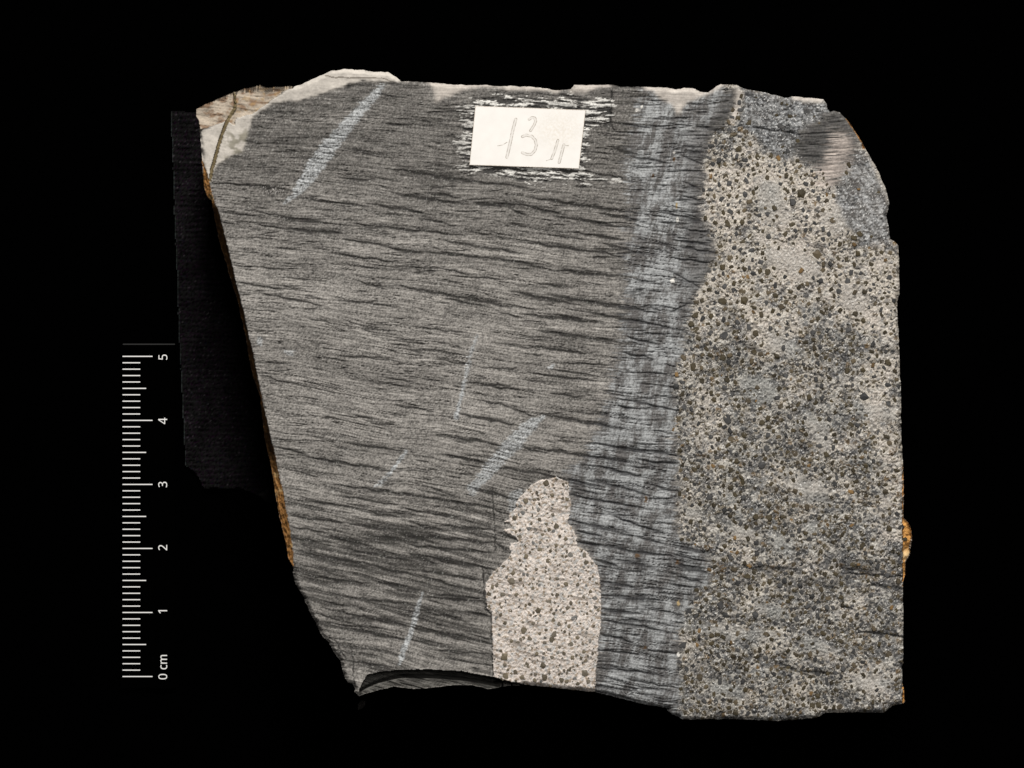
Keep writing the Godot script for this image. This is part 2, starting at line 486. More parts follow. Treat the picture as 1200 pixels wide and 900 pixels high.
func draw_cracks() -> void:
	var n := noise(25, 0.08, 3)
	for item in [[poly([577, 573, 578, 590, 579, 610, 580, 632, 581, 646]), 0.8], [poly([566, 664, 567, 682, 568, 703, 569, 714, 575, 720, 577, 732]), 1.1], [poly([577, 718, 576, 740, 577.5, 760, 578, 792]), 1.2], [poly([717, 108, 716, 122, 715.5, 135, 716, 144, 719, 153]), 0.9], [poly([410, 755, 414, 775, 414, 792, 416, 806]), 0.6], [poly([386, 748, 394, 752, 400, 764, 408, 776]), 0.7]]:
		var p := rough(item[0], 1.6, 0.15, 26, 1.0, false)
		for q in p:
			var wide: float = item[1] * (0.8 + 0.8 * n.get_noise_2d(q.x, q.y))
			for j in range(int((q.y - Y0) / STEP) - 3, int((q.y - Y0) / STEP) + 5):
				for i in range(int((q.x - X0) / STEP) - 3, int((q.x - X0) / STEP) + 5):
					if i > 0 and j > 0 and i < W and j < H:
						var v := clampf(0.9 + wide - Vector2(X0 + i * STEP, Y0 + j * STEP).distance_to(q) * 1.2, 0.0, 1.0)
						lens[j * W + i] = maxf(lens[j * W + i], v)


func scatter_grains(m_coarse: PackedByteArray, m_incl: PackedByteArray, m_blue: PackedByteArray, m_clear: PackedByteArray) -> void:
	# those one can pick out in the photograph: x, y, radius
	var p := [640, 566, 4.3, 638, 577, 2, 647, 580, 2.5, 659, 579, 2, 629, 577, 1.8, 626, 585, 2.5, 631, 585, 2, 665, 585, 2.8, 663, 595, 2.2, 648, 603, 2.4, 631, 597, 2.3, 616, 587, 2.6, 610, 593, 2.4, 603, 607, 3.2, 613, 601, 3, 620, 619, 2.6, 652, 617, 3.2, 644, 621, 2.6, 636, 626, 2.2, 609, 629, 3, 625, 636, 2.4, 663, 632, 2.6, 652, 639, 2.4, 633, 644, 3.8, 651, 645, 2.1, 669, 650, 3.8, 685, 650, 3.2, 616, 652, 3, 642, 657, 3.4, 645, 645, 2.5, 687, 659, 2.6,
		600, 682, 5.4, 601, 672, 3.8, 610, 679, 2.1, 577, 688, 2.4, 582, 685, 2.6, 573, 696, 2.3, 589, 697, 3.2, 605, 697, 2.8, 663, 684, 3.1, 655, 686, 1.9, 677, 685, 2.4, 660, 670, 1.9, 672, 673, 3.2, 653, 697, 2.4, 684, 700, 2.2, 692, 693, 2.7, 697, 701, 3, 642, 705, 4.3, 631, 715, 4.4, 669, 707, 2.6, 665, 712, 3.2, 649, 719, 2.2, 673, 724, 4.3, 592, 730, 3, 625, 731, 2.9, 648, 727, 3.3, 655, 731, 2.2, 667, 734, 2.9, 614, 739, 3.8, 597, 741, 2.7, 640, 738, 2, 649, 743, 4.2, 687, 741, 2.7, 621, 748, 3.1, 638, 753, 2.7, 647, 750, 3.7, 691, 751, 2.5, 677, 747, 2.7, 669, 755, 3, 620, 756, 2.3, 599, 751, 2.9, 629, 766, 2.9, 643, 761, 2.8, 654, 765, 2.3, 685, 764, 2.9,
		591, 769, 5.2, 618, 779, 4.8, 637, 780, 4.2, 647, 770, 2.4, 671, 771, 3.1, 681, 771, 2.1, 592, 779, 2.6, 604, 787, 3.4, 593, 792, 4, 612, 794, 3.3, 638, 793, 4.3, 644, 788, 2.1, 658, 797, 2.9, 664, 798, 2.5, 673, 795, 2.6, 685, 788, 4.8, 689, 799, 3, 667, 784, 3, 677, 801, 2.7, 627, 797, 2.5]
	var q := [844, 288, 4.8, 860, 290, 3.4, 855, 303, 4, 881, 293, 4, 887, 286, 3.6, 879, 277, 4.2, 853, 262, 4.6, 929, 263, 3.8, 921, 274, 3.8, 901, 277, 3.8, 868, 236, 3.3, 866, 218, 3.3, 887, 220, 3, 827, 255, 3, 845, 267, 3.1, 864, 249, 3.5, 853, 241, 3, 835, 243, 2.7, 847, 313, 4, 856, 313, 3, 865, 315, 2.8, 929, 237, 3.8, 921, 223, 5, 939, 228, 6.5, 929, 285, 2.8, 892, 307, 3.6,
		849, 166, 3.2, 839, 165, 3.3, 888, 183, 4.2, 866, 174, 4.5, 879, 169, 3.2, 898, 201, 3.6, 872, 353, 5.5, 847, 353, 4.8, 848, 393, 5.2, 815, 369, 4.3, 861, 363, 3.1, 905, 365, 3.1, 900, 415, 3, 847, 419, 3.8, 851, 409, 3.2, 812, 431, 5.2, 900, 343, 3.8, 841, 343, 3.1, 849, 336, 3.6, 870, 341, 4.5, 816, 387, 4.2,
		837, 469, 3.8, 849, 454, 3.7, 865, 476, 3.1, 801, 477, 4, 820, 487, 4.6, 911, 468, 4.8, 915, 476, 3.5, 893, 545, 5, 899, 525, 3.8, 885, 534, 2.8, 872, 510, 4.4, 915, 532, 3.7, 841, 515, 3.5, 793, 453, 4.4, 853, 491, 6, 844, 709, 5.2, 850, 721, 4.5, 807, 717, 4.2, 865, 683, 3.8, 885, 721, 4.6, 800, 756, 4.8, 899, 743, 3.3, 841, 743, 3.7, 865, 743, 3.7, 872, 768, 3.2, 873, 659, 3.1,
		962, 330, 4.2, 965, 246, 3.2, 997, 320, 3.8, 1011, 306, 3.8, 974, 286, 3.4, 1042, 325, 3.8, 1007, 274, 4, 957, 298, 6.5, 1001, 343, 3.4, 976, 258, 3.8, 936, 337, 3.2, 1013, 465, 5.5, 1040, 451, 4.2, 1010, 449, 3.6, 1000, 762, 4, 979, 788, 3.5, 955, 712, 3.2, 1041, 767, 4, 892, 812, 4.5, 898, 744, 3.4, 750, 759, 3.4]
	for k in range(0, p.size(), 3):
		grains.append([float(p[k]), float(p[k + 1]), minf(p[k + 2] * 1.2, p[k + 2] + 0.4), 1.0 + 0.35 * rng.randf(), rng.randf() * TAU, rng.randf(), 1])
	for k in range(0, q.size(), 3):
		grains.append([float(q[k]), float(q[k + 1]), q[k + 2] * 1.12, 1.0 + 0.4 * rng.randf(), rng.randf() * TAU, rng.randf(), 0])
	# the rest fill the gaps: jittered cells, kept clear of what is there
	var taken := {}
	for g in grains:
		_claim(taken, g)
	var dense := noise(31, 0.018, 3)
	for pass_ in 3:
		var cell: float = [7.2, 5.4, 4.2][pass_]
		for cy in int(770.0 / cell):
			for cx in int(860.0 / cell):
				var x: float = X0 + (cx + rng.randf()) * cell
				var y: float = Y0 + (cy + rng.randf()) * cell
				var i := int((x - X0) / STEP)
				var j := int((y - Y0) / STEP)
				if i < 2 or j < 2 or i > W - 3 or j > H - 3:
					continue
				var where := 0
				var chance := 0.0
				if m_incl[j * W + i] > 200:
					where = 1
					chance = [0.08, 0.24, 0.18][pass_]
				elif m_coarse[j * W + i] > 150:
					chance = [0.74, 0.26, 0.10][pass_] + 0.9 * dense.get_noise_2d(x, y)
					chance *= 1.0 - 0.35 * smoothstep(940.0, 1000.0, x)
					chance *= 1.0 - 0.85 * m_clear[j * W + i] / 255.0
					chance *= 1.0 - 0.88 * m_blue[j * W + i] / 255.0
				if rng.randf() > chance:
					continue
				var r: float = rng.randf_range([2.7, 2.0, 1.1][pass_], [4.3, 3.0, 1.9][pass_])
				if where == 1:
					r = minf(r * 0.8, 2.2)
				var g := [x, y, r, 1.0 + 0.9 * rng.randf() * rng.randf(), rng.randf() * TAU, rng.randf(), where]
				if _free(taken, g):
					_claim(taken, g)
					grains.append(g)


func _free(taken: Dictionary, g: Array) -> bool:
	var c := Vector2i(int(g[0] / 8.0), int(g[1] / 8.0))
	for dy in range(-1, 2):
		for dx in range(-1, 2):
			for o in taken.get(c + Vector2i(dx, dy), []):
				var gap: float = (o[2] + g[2]) * 0.92
				if (o[0] - g[0]) * (o[0] - g[0]) + (o[1] - g[1]) * (o[1] - g[1]) < gap * gap:
					return false
	return true


func _claim(taken: Dictionary, g: Array) -> void:
	var c := Vector2i(int(g[0] / 8.0), int(g[1] / 8.0))
	if not taken.has(c):
		taken[c] = []
	taken[c].append(g)


func build_slab() -> void:
	rng.seed = 77
	var t0 := Time.get_ticks_msec()
	trace()
	zone = blank()
	fill(zone, outline, SLATE)
	# --- regions traced from the photograph
	var band_p := rough(poly([757, 98, 745, 140, 737, 165, 733, 200, 741, 230, 739, 262, 737, 300, 735, 350, 729, 400, 723, 440, 712, 470, 700, 500, 694, 525, 672, 545, 662, 560, 668, 600, 678, 630, 700, 658, 706, 690, 703, 730, 700, 770, 694, 818, 760, 850, 805, 850, 800, 790, 796, 735, 830, 690, 832, 650, 795, 630, 793, 560, 795, 440, 800, 400, 812, 355, 828, 330, 838, 296, 823, 255, 826, 205, 834, 165, 850, 95]), 7.0, 0.06, 51)
	var coarse_p := rough(poly([852, 96, 846, 140, 836, 158, 826, 180, 826, 205, 822, 235, 823, 255, 832, 272, 838, 290, 834, 312, 826, 330, 818, 345, 812, 360, 806, 385, 800, 410, 793, 440, 792, 500, 795, 560, 795, 632, 812, 640, 832, 652, 833, 680, 815, 695, 797, 735, 796, 790, 798, 850, 1075, 850, 1075, 96]), 8.0, 0.10, 52)
	var incl_p := rough(poly([633, 563, 640, 561.5, 649, 560.5, 652, 558.5, 656, 561.5, 666, 564.5, 667, 580, 669.5, 592, 667, 605, 665, 613, 671, 619, 676, 630, 676, 640, 687, 646, 693, 655, 700, 664, 703, 680, 704, 700, 704.5, 715, 703.5, 738, 701, 750, 700, 775, 698, 790, 697.5, 815, 575, 815, 578, 790, 577.5, 760, 576.5, 735, 577, 716, 570.5, 713, 569, 690, 570, 682, 577, 672, 586, 663, 595, 655, 599, 648, 597, 642, 598, 637, 606, 636, 608, 634, 600, 627, 590, 622.5, 592, 620, 603, 620, 597, 612.5, 590, 611.5, 597, 609.5, 596, 605, 600, 599.5, 606, 594, 604, 590, 608, 584, 614, 578, 622, 569]), 1.6, 0.2, 53)
	var rind_p := rough(poly([225, 160, 262, 141, 276, 138, 296, 132, 320, 116, 345, 100, 353, 95, 367, 85, 390, 75, 460, 75, 480, 95, 440, 95.5, 425, 94.5, 410, 98, 396, 104, 378, 109, 362, 115.5, 345, 118, 331, 119.5, 318, 123, 311, 128, 297, 137, 292, 150, 289, 160, 285, 177, 271, 183.5, 262, 189, 255, 193, 250, 203, 247, 213, 243, 213, 225, 190]), 2.2, 0.08, 54)
	var corner_p := rough(poly([222, 90, 345, 90, 344, 101.5, 331, 108, 318, 117.5, 305, 127, 296.7, 133, 277, 138, 275, 147, 270, 144, 263, 142, 250, 147, 235, 152, 222, 153]), 1.5, 0.15, 55)
	var flank_p := poly([215, 180, 236.5, 184, 241, 198, 245.5, 212, 248.5, 226, 252, 238, 256.5, 249, 263, 276, 267.5, 293, 271.7, 311, 275, 326, 281, 348, 285, 365, 290, 388, 296.7, 415, 302.5, 443, 309, 478, 312.5, 490, 316, 508, 321.7, 531, 327.5, 560, 332, 577, 335.5, 598, 340, 622, 343, 642, 344, 664, 335, 668, 215, 668])
	flank_p = rough(flank_p, 1.5, 0.15, 56)
	var ledge_p := rough(poly([421, 808, 425, 800, 430, 791.5, 447, 787.8, 467, 785.6, 500, 785, 540, 787, 557, 790.3, 577, 793.6, 600, 799.5, 617, 802.5, 617, 830, 421, 830]), 0.9, 0.1, 57)
	var nodule_p := rough(poly([1057.5, 600, 1057.8, 690, 1080, 690, 1080, 600]), 0.8, 0.2, 58)
	var rust_p: Array = [poly([1057.6, 545, 1057.6, 600, 1075, 600, 1075, 545]), poly([1057.4, 790, 1057.4, 830, 1075, 830, 1075, 790]), poly([984, 130, 1000, 152, 1010, 168, 1011, 174, 1030, 174, 1010, 130])]
	var crack_path := poly([274, 106, 276, 120, 275, 127, 268, 139, 263, 150, 257, 167, 253, 182, 248, 200, 246, 213])
	var crack_p := rough(ribbon(crack_path, [2, 3, 4, 4, 4, 4, 4, 4, 3]), 0.8, 0.2, 59)
	var paint_a := rough(poly([529, 127, 545, 118, 580, 113, 640, 114, 690, 116, 719, 112, 722, 120, 718, 150, 690, 150, 687, 204, 735, 208, 728, 218, 660, 211, 612, 217, 600, 209, 545, 203, 530, 197, 548, 192, 540, 186, 530, 168, 544, 150]), 5.0, 0.08, 60)
	var blue_a := rough(poly([868, 104, 905, 108, 972, 118, 974, 132, 950, 150, 940, 172, 928, 188, 905, 182, 880, 156, 866, 142, 872, 120]), 3.0, 0.08, 61)
	var blue_b := rough(poly([1003, 175, 1018, 183, 1042, 235, 1044, 281, 1015, 290, 992, 265, 977, 225, 985, 205, 998, 182]), 3.0, 0.08, 62)
	var wedge := rough(poly([972, 131, 985, 131, 994, 141, 1010, 166, 1005, 172, 1001, 182, 990, 196, 984, 214, 972, 216, 966, 200, 952, 196, 946, 188, 934, 190, 936, 178, 930, 172, 940, 162, 934, 154, 946, 152, 950, 144, 962, 144, 966, 138]), 4.0, 0.12, 63)
	var stripe := rough(poly([849, 106, 866, 104, 860, 116, 856, 130, 848, 150, 834, 152, 826, 148, 840, 132]), 1.5, 0.1, 64)
	var tans := [poly([752, 98, 754, 104, 764, 106, 770, 112, 778, 118, 790, 124, 795, 137, 799, 125, 806, 120, 822, 113, 836, 108, 850, 98]), poly([500, 92, 509, 108, 511, 121, 520, 115, 535, 109, 549, 104, 562, 101, 590, 103.5, 600, 106, 617, 106, 640, 105, 650, 108, 660, 104, 660, 92]), poly([668, 95, 668, 108, 690, 107, 700, 102, 716, 101, 716, 95]), poly([862, 103, 872, 107, 868, 122, 862, 140, 858, 146, 857, 140, 863, 122]), poly([925, 108, 930, 118, 950, 120, 972, 120, 968, 110])]
	var clears := [poly([888, 205, 910, 215, 925, 238, 930, 262, 905, 262, 888, 240]), poly([905, 288, 950, 298, 965, 318, 945, 330, 915, 315, 895, 302]), poly([895, 385, 930, 400, 935, 418, 905, 412]), poly([870, 440, 905, 448, 912, 470, 890, 474, 868, 462]), poly([795, 735, 860, 748, 905, 752, 905, 742, 850, 735, 800, 728]), poly([903, 622, 930, 640, 935, 655, 910, 650]), poly([800, 590, 830, 605, 826, 612, 802, 604]), poly([845, 575, 862, 582, 862, 586, 842, 580]), poly([940, 480, 970, 500, 975, 530, 950, 510]), poly([875, 445, 900, 440, 910, 455, 880, 458]), poly([940, 615, 950, 605, 960, 620, 945, 630]), poly([880, 700, 905, 712, 920, 722, 900, 722]), poly([1020, 250, 1042, 262, 1043, 280, 1025, 275]), poly([1000, 470, 1030, 475, 1050, 490, 1010, 492]), poly([925, 556, 962, 566, 972, 588, 938, 582]), poly([850, 612, 880, 620, 884, 634, 856, 628]), poly([985, 230, 1000, 262, 975, 280, 962, 250]), poly([985, 330, 1020, 345, 1010, 372, 985, 360]), poly([935, 745, 965, 752, 975, 766, 940, 760]), poly([830, 800, 870, 806, 868, 818, 835, 814]), poly([1000, 790, 1045, 795, 1040, 812, 1004, 806])]
	var veins := [
		[ribbon(poly([450, 98, 441, 110, 425, 127, 407, 147, 390, 168, 374, 188, 362, 206, 347, 226, 344, 232]), [4, 9, 12, 15, 18, 19, 18, 9, 2]), VEIN],
		[ribbon(poly([346, 230, 339, 233, 332, 239]), [2, 6, 1]), VEIN],
		[ribbon(poly([559, 392, 553, 412, 546, 440, 540, 466, 534, 491]), [1.6, 3.2, 3.8, 4.2, 5.5]), VEIN2],
		[ribbon(poly([638, 487, 622, 498, 603, 518, 588, 534, 572, 553, 558, 568, 548, 573]), [3, 14, 19, 16, 15, 12, 3]), VEIN3],
		[ribbon(poly([495, 694, 487, 722, 480, 746, 472, 763, 468, 780]), [3, 6, 6, 7, 3]), VEIN4],
		[ribbon(poly([477, 528, 467, 541, 458, 553, 446, 566, 440, 571]), [3, 3, 3, 5, 3]), VEIN5],
		[poly([646, 426, 651, 427, 648, 433, 643, 432]), VEIN6]]
	var pale_spots := [poly([597, 578, 604, 574, 613, 571, 612, 584, 607, 596, 600, 603, 596, 598]), poly([302, 394, 308, 396, 307, 406, 301, 404]), poly([333, 409, 345, 411, 343, 417, 332, 414]), poly([552, 572, 560, 575, 556, 582, 549, 580])]
	var m_band := blank()
	fill(m_band, band_p, 255)
	var m_coarse := blank()
	fill(m_coarse, coarse_p, 255)
	fill(m_coarse, stripe, 0)
	fill(m_coarse, wedge, 0)
	var m_incl := blank()
	fill(m_incl, incl_p, 255)
	var m_rind := blank()
	fill(m_rind, rind_p, 255)
	var m_tan := blank()
	for k in tans.size():
		fill(m_tan, rough(tans[k], 2.5, 0.1, 70 + k), 255)
	var m_blue := blank()
	fill(m_blue, blue_a, 255)
	fill(m_blue, blue_b, 255)
	var m_clear := blank()
	for k in clears.size():
		fill(m_clear, rough(clears[k], 6.0, 0.09, 80 + k), 255)
	var m_stripe := blank()
	fill(m_stripe, stripe, 255)
	fill(m_stripe, wedge, 255)
	var m_paint := blank()
	fill(m_paint, paint_a, 255)
	var m_pink := blank()
	fill(m_pink, rough(poly([980, 152, 1000, 164, 996, 176, 990, 190, 986, 208, 968, 222, 955, 214, 962, 196, 974, 178]), 4.0, 0.1, 78), 255)
	m_pink = soft(m_pink, 9.0)
	var m_vein := blank()
	for p in pale_spots:
		fill(m_vein, rough(p, 2.0, 0.2, 67), 200)
	for k in veins.size():
		veins[k][0] = rough(veins[k][0], 2.6, 0.16, 90 + k)
		fill(m_vein, veins[k][0], 255)
	# --- which part each spot belongs to
	var tmp := blank()
	for item in [[band_p, BAND], [coarse_p, COARSE], [stripe, SLATE], [wedge, SLATE], [rind_p, RIND], [corner_p, CORNER], [crack_p, CRACK], [incl_p, INCLUSION], [ledge_p, LEDGE], [flank_p, FLANK], [nodule_p, NODULE]]:
		tmp.fill(0)
		fill(tmp, item[0], 255)
		for k in W * H:
			if tmp[k] and zone[k]:
				zone[k] = item[1]
	for q in 3:
		tmp.fill(0)
		fill(tmp, rough(rust_p[q], 0.8, 0.2, 65), 255)
		for k in W * H:
			if tmp[k] and zone[k]:
				zone[k] = [NODULE, NODULE2, NODULE3][q]
	for vn in veins:
		tmp.fill(0)
		fill(tmp, vn[0], 255)
		for k in W * H:
			if tmp[k] and zone[k] == SLATE:
				zone[k] = vn[1]
	scatter_grains(m_coarse, m_incl, m_blue, m_clear)
	m_band = soft(m_band, 14.0)
	var s_coarse := soft(m_coarse, 3.0)
	m_rind = soft(m_rind, 2.5)
	m_tan = soft(m_tan, 4.0)
	m_blue = soft(m_blue, 6.0)
	m_clear = soft(m_clear, 8.0)
	var s_stripe := soft(m_stripe, 9.0)
	m_paint = soft(m_paint, 6.0)
	m_vein = soft(m_vein, 1.1)
	draw_seams()
	draw_cracks()
	print("masks ", Time.get_ticks_msec() - t0)
	# --- the pale rim round each grain
	rim.resize(W * H)
	for g in grains:
		var r: float = g[2] + 2.2
		for j in range(maxi(0, int((g[1] - r - Y0) / STEP)), mini(H, int((g[1] + r - Y0) / STEP) + 2)):
			for i in range(maxi(0, int((g[0] - r - X0) / STEP)), mini(W, int((g[0] + r - X0) / STEP) + 2)):
				var d := Vector2(X0 + i * STEP - g[0], Y0 + j * STEP - g[1]).length()
				var v := clampf((r - d) / 2.0, 0.0, 1.0)
				if v > rim[j * W + i]:
					rim[j * W + i] = v
	# --- relief and colour
	height.resize(W * H)
	tint.resize(W * H)
	var n_warp := noise(1, 0.006, 2)
	var n_a := noise(2, 1.0, 3)
	var n_b := noise(3, 1.0, 2)
	var n_c := noise(4, 1.0, 2)
	var n_hair := noise(17, 1.0, 2)
	var n_grit := noise(5, 0.9, 1, FastNoiseLite.TYPE_VALUE)
	var n_low := noise(6, 0.009, 3)
	var n_mid := noise(7, 0.05, 3)
	var n_patch := noise(8, 1.0, 3)
	var n_speck := noise(9, 0.22, 3)
	var n_cell := noise(10, 0.165, 1, FastNoiseLite.TYPE_CELLULAR)
	n_cell.cellular_return_type = FastNoiseLite.RETURN_CELL_VALUE
	n_cell.cellular_jitter = 1.0
	var n_wall := noise(10, 0.165, 1, FastNoiseLite.TYPE_CELLULAR)
	n_wall.cellular_return_type = FastNoiseLite.RETURN_DISTANCE2_SUB
	n_wall.cellular_jitter = 1.0
	var n_paint := noise(12, 1.0, 3)
	var rusty := Color(0.10, 0.062, 0.032)
	var gold := Color(0.36, 0.27, 0.14)
	var white := Color(0.70, 0.68, 0.64)
	var flecks := [[795.0, 707.0, 2.4, 4.0, gold], [795.0, 767.0, 2.2, 4.5, white], [756.0, 759.0, 3.5, 3.0, rusty], [790.0, 179.0, 2.0, 2.0, white], [790.0, 186.0, 2.6, 3.4, rusty], [793.0, 240.0, 1.6, 5.0, gold], [794.0, 258.0, 2.0, 4.5, white], [747.0, 129.0, 4.5, 2.0, white], [752.0, 125.0, 2.0, 2.6, white], [797.0, 123.0, 3.0, 3.0, white], [765.0, 206.0, 2.5, 3.0, rusty], [794.0, 659.0, 3.0, 4.0, rusty], [747.0, 651.0, 4.0, 3.0, rusty], [788.0, 329.0, 3.5, 3.5, white], [757.0, 585.0, 2.5, 6.0, rusty]]
	for j in H:
		var y := Y0 + j * STEP
		for i in W:
			var k := j * W + i
			var z := zone[k]
			if z == NONE and near_d[k] > 1.5:
				continue
			if z == NODULE2 or z == NODULE3:
				z = NODULE
			var x := X0 + i * STEP
			var slope := lerpf(0.055, 0.225, clampf((y - 110.0) / 600.0, 0.0, 1.0)) * clampf(1.0 - (x - 620.0) / 700.0, 0.35, 1.0)
			var v := y - (x - 560.0) * slope + 4.0 * n_warp.get_noise_2d(x, y)
			var a := n_a.get_noise_2d(x * 0.0085, v * 0.085)
			var b := n_b.get_noise_2d(x * 0.022, v * 0.24)
			var f := n_c.get_noise_2d(x * 0.026, v * 0.48)
			var grit := n_grit.get_noise_2d(x, y)
			var low := n_low.get_noise_2d(x, y)
			var mid := n_mid.get_noise_2d(x, y)
			var h1 := absf(n_hair.get_noise_2d(x * 0.0065, v * 0.105))
			var h2 := absf(n_hair.get_noise_2d(x * 0.0105 + 300.0, v * 0.20))
			var hair := smoothstep(0.070, 0.015, h1) * smoothstep(-0.10, 0.35, a + 0.25 * b + 0.18) + 0.9 * smoothstep(0.085, 0.02, h2) * smoothstep(-0.05, 0.40, a + 0.5 * n_a.get_noise_2d(x * 0.006 + 80.0, v * 0.05) + 0.12)
			hair = minf(hair, 1.0)
			var seam := lens[k]
			# how much of the slate is dark and fissile here
			var lots := 0.06 + 0.33 * smoothstep(560.0, 640.0, y) * smoothstep(640.0, 520.0, x) - 0.30 * clampf(1.0 - absf(y - 420.0) / 120.0, 0.0, 1.0) * clampf((660.0 - x) / 200.0, 0.0, 1.0)
			lots -= 0.12 * smoothstep(690.0, 760.0, y)
			if y < 235.0:
				lots += 0.16 * smoothstep(235.0, 200.0, y)
			var d := smoothstep(0.06, 0.90, a * 0.95 + b * 0.30 + f * 0.55 + lots)
			d = 1.0 - (1.0 - d * (0.47 + 0.33 * smoothstep(530.0, 600.0, y))) * (1.0 - seam * (0.94 + 0.2 * f)) * (1.0 - 0.74 * hair)
			var h := 0.35 * low
			h += -0.17 * d - 0.04 * b + 0.075 * f + 0.022 * grit
			var g := 0.218 * (1.0 + 0.20 * low + 0.16 * mid + 0.48 * f + 0.14 * b + 0.60 * grit)
			g *= 1.0 + 0.26 * n_a.get_noise_2d(x * 0.0028 + 500.0, v * 0.024) + 0.16 * n_a.get_noise_2d(x * 0.004 + 900.0, v * 0.07)
			g *= 0.66 + 0.36 * smoothstep(170.0, 330.0, y) - 0.04 * smoothstep(560.0, 640.0, y)
			g = lerpf(g, 0.017 + 0.014 * f + 0.006 * grit, clampf(d, 0.0, 1.0) * 0.96)
			var col := Color(g * 1.05, g * 0.995, g * 0.93)
			if z == SLATE and grit > 0.66 and f > 0.05:
				col = col.lerp(Color(0.42, 0.42, 0.40), 0.35)
			var mb := m_band[j * W + clampi(i + int(16.0 * f + 14.0 * b + 10.0 * mid), 0, W - 1)] / 255.0
			if mb > 0.01:
				var pt := n_patch.get_noise_2d(x * 0.045 + v * 0.010, y * 0.020) * 0.8 + n_patch.get_noise_2d(x * 0.22 + y * 0.05 + 70.0, y * 0.038) * 0.42
				var on := smoothstep(-0.36, 0.40, pt + 0.25 * f + 0.2 * grit + 0.3 * (mb - 0.7)) * smoothstep(0.25, 1.0, mb + 0.4 * pt)
				var fray := smoothstep(792.0, 818.0, x) * smoothstep(130.0, 160.0, y) * (1.0 - smoothstep(350.0, 385.0, y))
				on *= 1.0 - 0.75 * fray
				var low_part := smoothstep(600.0, 660.0, y)
				var dd := 1.0 - (1.0 - 0.95 * seam) * (1.0 - 0.74 * smoothstep(0.14, 0.72, a * 0.55 + b * 0.65 + f * 0.45 - 0.06 + 0.28 * fray + 0.16 * low_part)) * (1.0 - 0.75 * hair)
				var bl := 0.325 * (1.0 + 0.30 * f + 0.15 * mid + 0.45 * grit + 0.45 * pt)
				var bc := Color(bl * 0.965, bl * 1.0, bl * 1.02)
				var dk := 0.112 * (1.0 + 0.6 * f + 0.3 * b + 0.4 * grit)
				var gc := Color(dk * 1.04, dk, dk * 0.98).lerp(bc, on * 0.80)
				gc = gc.lerp(Color(0.022, 0.022, 0.024), dd * 0.86)
				col = col.lerp(gc, smoothstep(0.15, 0.6, mb))
				h -= 0.08 * dd * mb
			var bold := absf(x - 395.0) < 60.0 or absf(x - 594.0) < 50.0
			var kk := clampi(i + int((6.0 if bold else 0.8) * f + (1.6 if bold else 0.2) * grit), 0, W - 1)
			var mv := m_vein[j * W + kk] / 255.0
			if mv > 0.02 and z != COARSE and z != BAND and z != RIND:
				var vv := 0.34 * (1.0 + 0.60 * f + 0.75 * grit + 0.3 * b) * (1.0 - 0.35 * hair)
				var th := 0.88 if bold else 0.97
				col = col.lerp(Color(vv * 0.965, vv, vv * 1.02), mv * th * (smoothstep(-0.65, 0.0, f + 0.4 * grit + 0.25) if bold else 1.0))
			# a dark rubbed spot with glints, left of the big vein's lower end
			var spot := smoothstep(17.0, 3.0, Vector2((x - 319.0) * 0.8, (y - 222.0) * 1.7).length())
			if spot > 0.01:
				col = col.lerp(Color(0.02, 0.018, 0.017), spot * smoothstep(-0.2, 0.25, n_speck.get_noise_2d(x * 0.9, y * 1.6) + 0.3 * f) * 0.9)
				if grit > 0.55:
					col = col.lerp(Color(0.5, 0.48, 0.46), spot * 0.8)
			for fl in flecks:
				if absf(x - fl[0]) < 7.0 and absf(y - fl[1]) < 9.0:
					var near := Vector2((x - fl[0]) / fl[2], (y - fl[1]) / fl[3]).length() * 1.35 + 0.5 * grit
					col = col.lerp(fl[4], smoothstep(1.15, 0.75, near))
			var mp := m_paint[k] / 255.0
			if mp > 0.02:
				var pn := n_paint.get_noise_2d(x * 0.030, v * 0.19) * 1.35 + 0.50 * n_paint.get_noise_2d(x * 0.17 + 40.0, v * 0.40)
				var side := smoothstep(690.0, 700.0, x) * smoothstep(150.0, 160.0, y) + smoothstep(554.0, 548.0, x) * 0.9
				var wht := smoothstep(0.10, 0.22, pn + 0.80 * (mp - 0.90) - 0.16 * side - 0.5 * hair) * (1.0 - 0.35 * side)
				var crk := smoothstep(0.02, 0.30, -pn - 0.05) * smoothstep(0.3, 0.9, mp)
				col = col.lerp(Color(0.02, 0.02, 0.02), crk * 0.8)
				col = col.lerp(Color(0.66, 0.65, 0.62) * (1.0 + 0.35 * grit + 0.3 * f), wht * 0.9)
				h += 0.05 * wht - 0.10 * crk
				if wht > 0.55 and (z == SLATE or z == BAND):
					zone[k] = PAINT
			var mc := s_coarse[j * W + clampi(i + int(7.0 * n_speck.get_noise_2d(x * 0.7 + 33.0, y * 0.7) + 6.0 * f), 0, W - 1)] / 255.0
			if mc > 0.02:
				var sp := n_speck.get_noise_2d(x, y)
				var qx := x + 2.2 * n_speck.get_noise_2d(x * 1.1 + 120.0, y * 1.1)
				var qy := (y + 2.2 * n_speck.get_noise_2d(x * 1.1, y * 1.1 + 120.0)) * 1.12
				var cv := n_cell.get_noise_2d(qx, qy)
				var wall := n_wall.get_noise_2d(qx, qy)
				var fine := n_speck.get_noise_2d(x * 2.6 + 90.0, y * 2.6)
				var warm := clampf(0.17 + 1.1 * n_low.get_noise_2d(x * 1.6 + 700.0, y * 1.6) + 0.85 * smoothstep(450.0, 270.0, y) * smoothstep(155.0, 215.0, y) + 0.5 * smoothstep(985.0, 1050.0, x) * smoothstep(700.0, 560.0, y) - 0.25 * smoothstep(0.0, 30.0, 850.0 - x) * smoothstep(370.0, 330.0, y), 0.0, 1.0)
				var wx := x + 3.0 * n_speck.get_noise_2d(x * 0.8 + 300.0, y * 0.8)
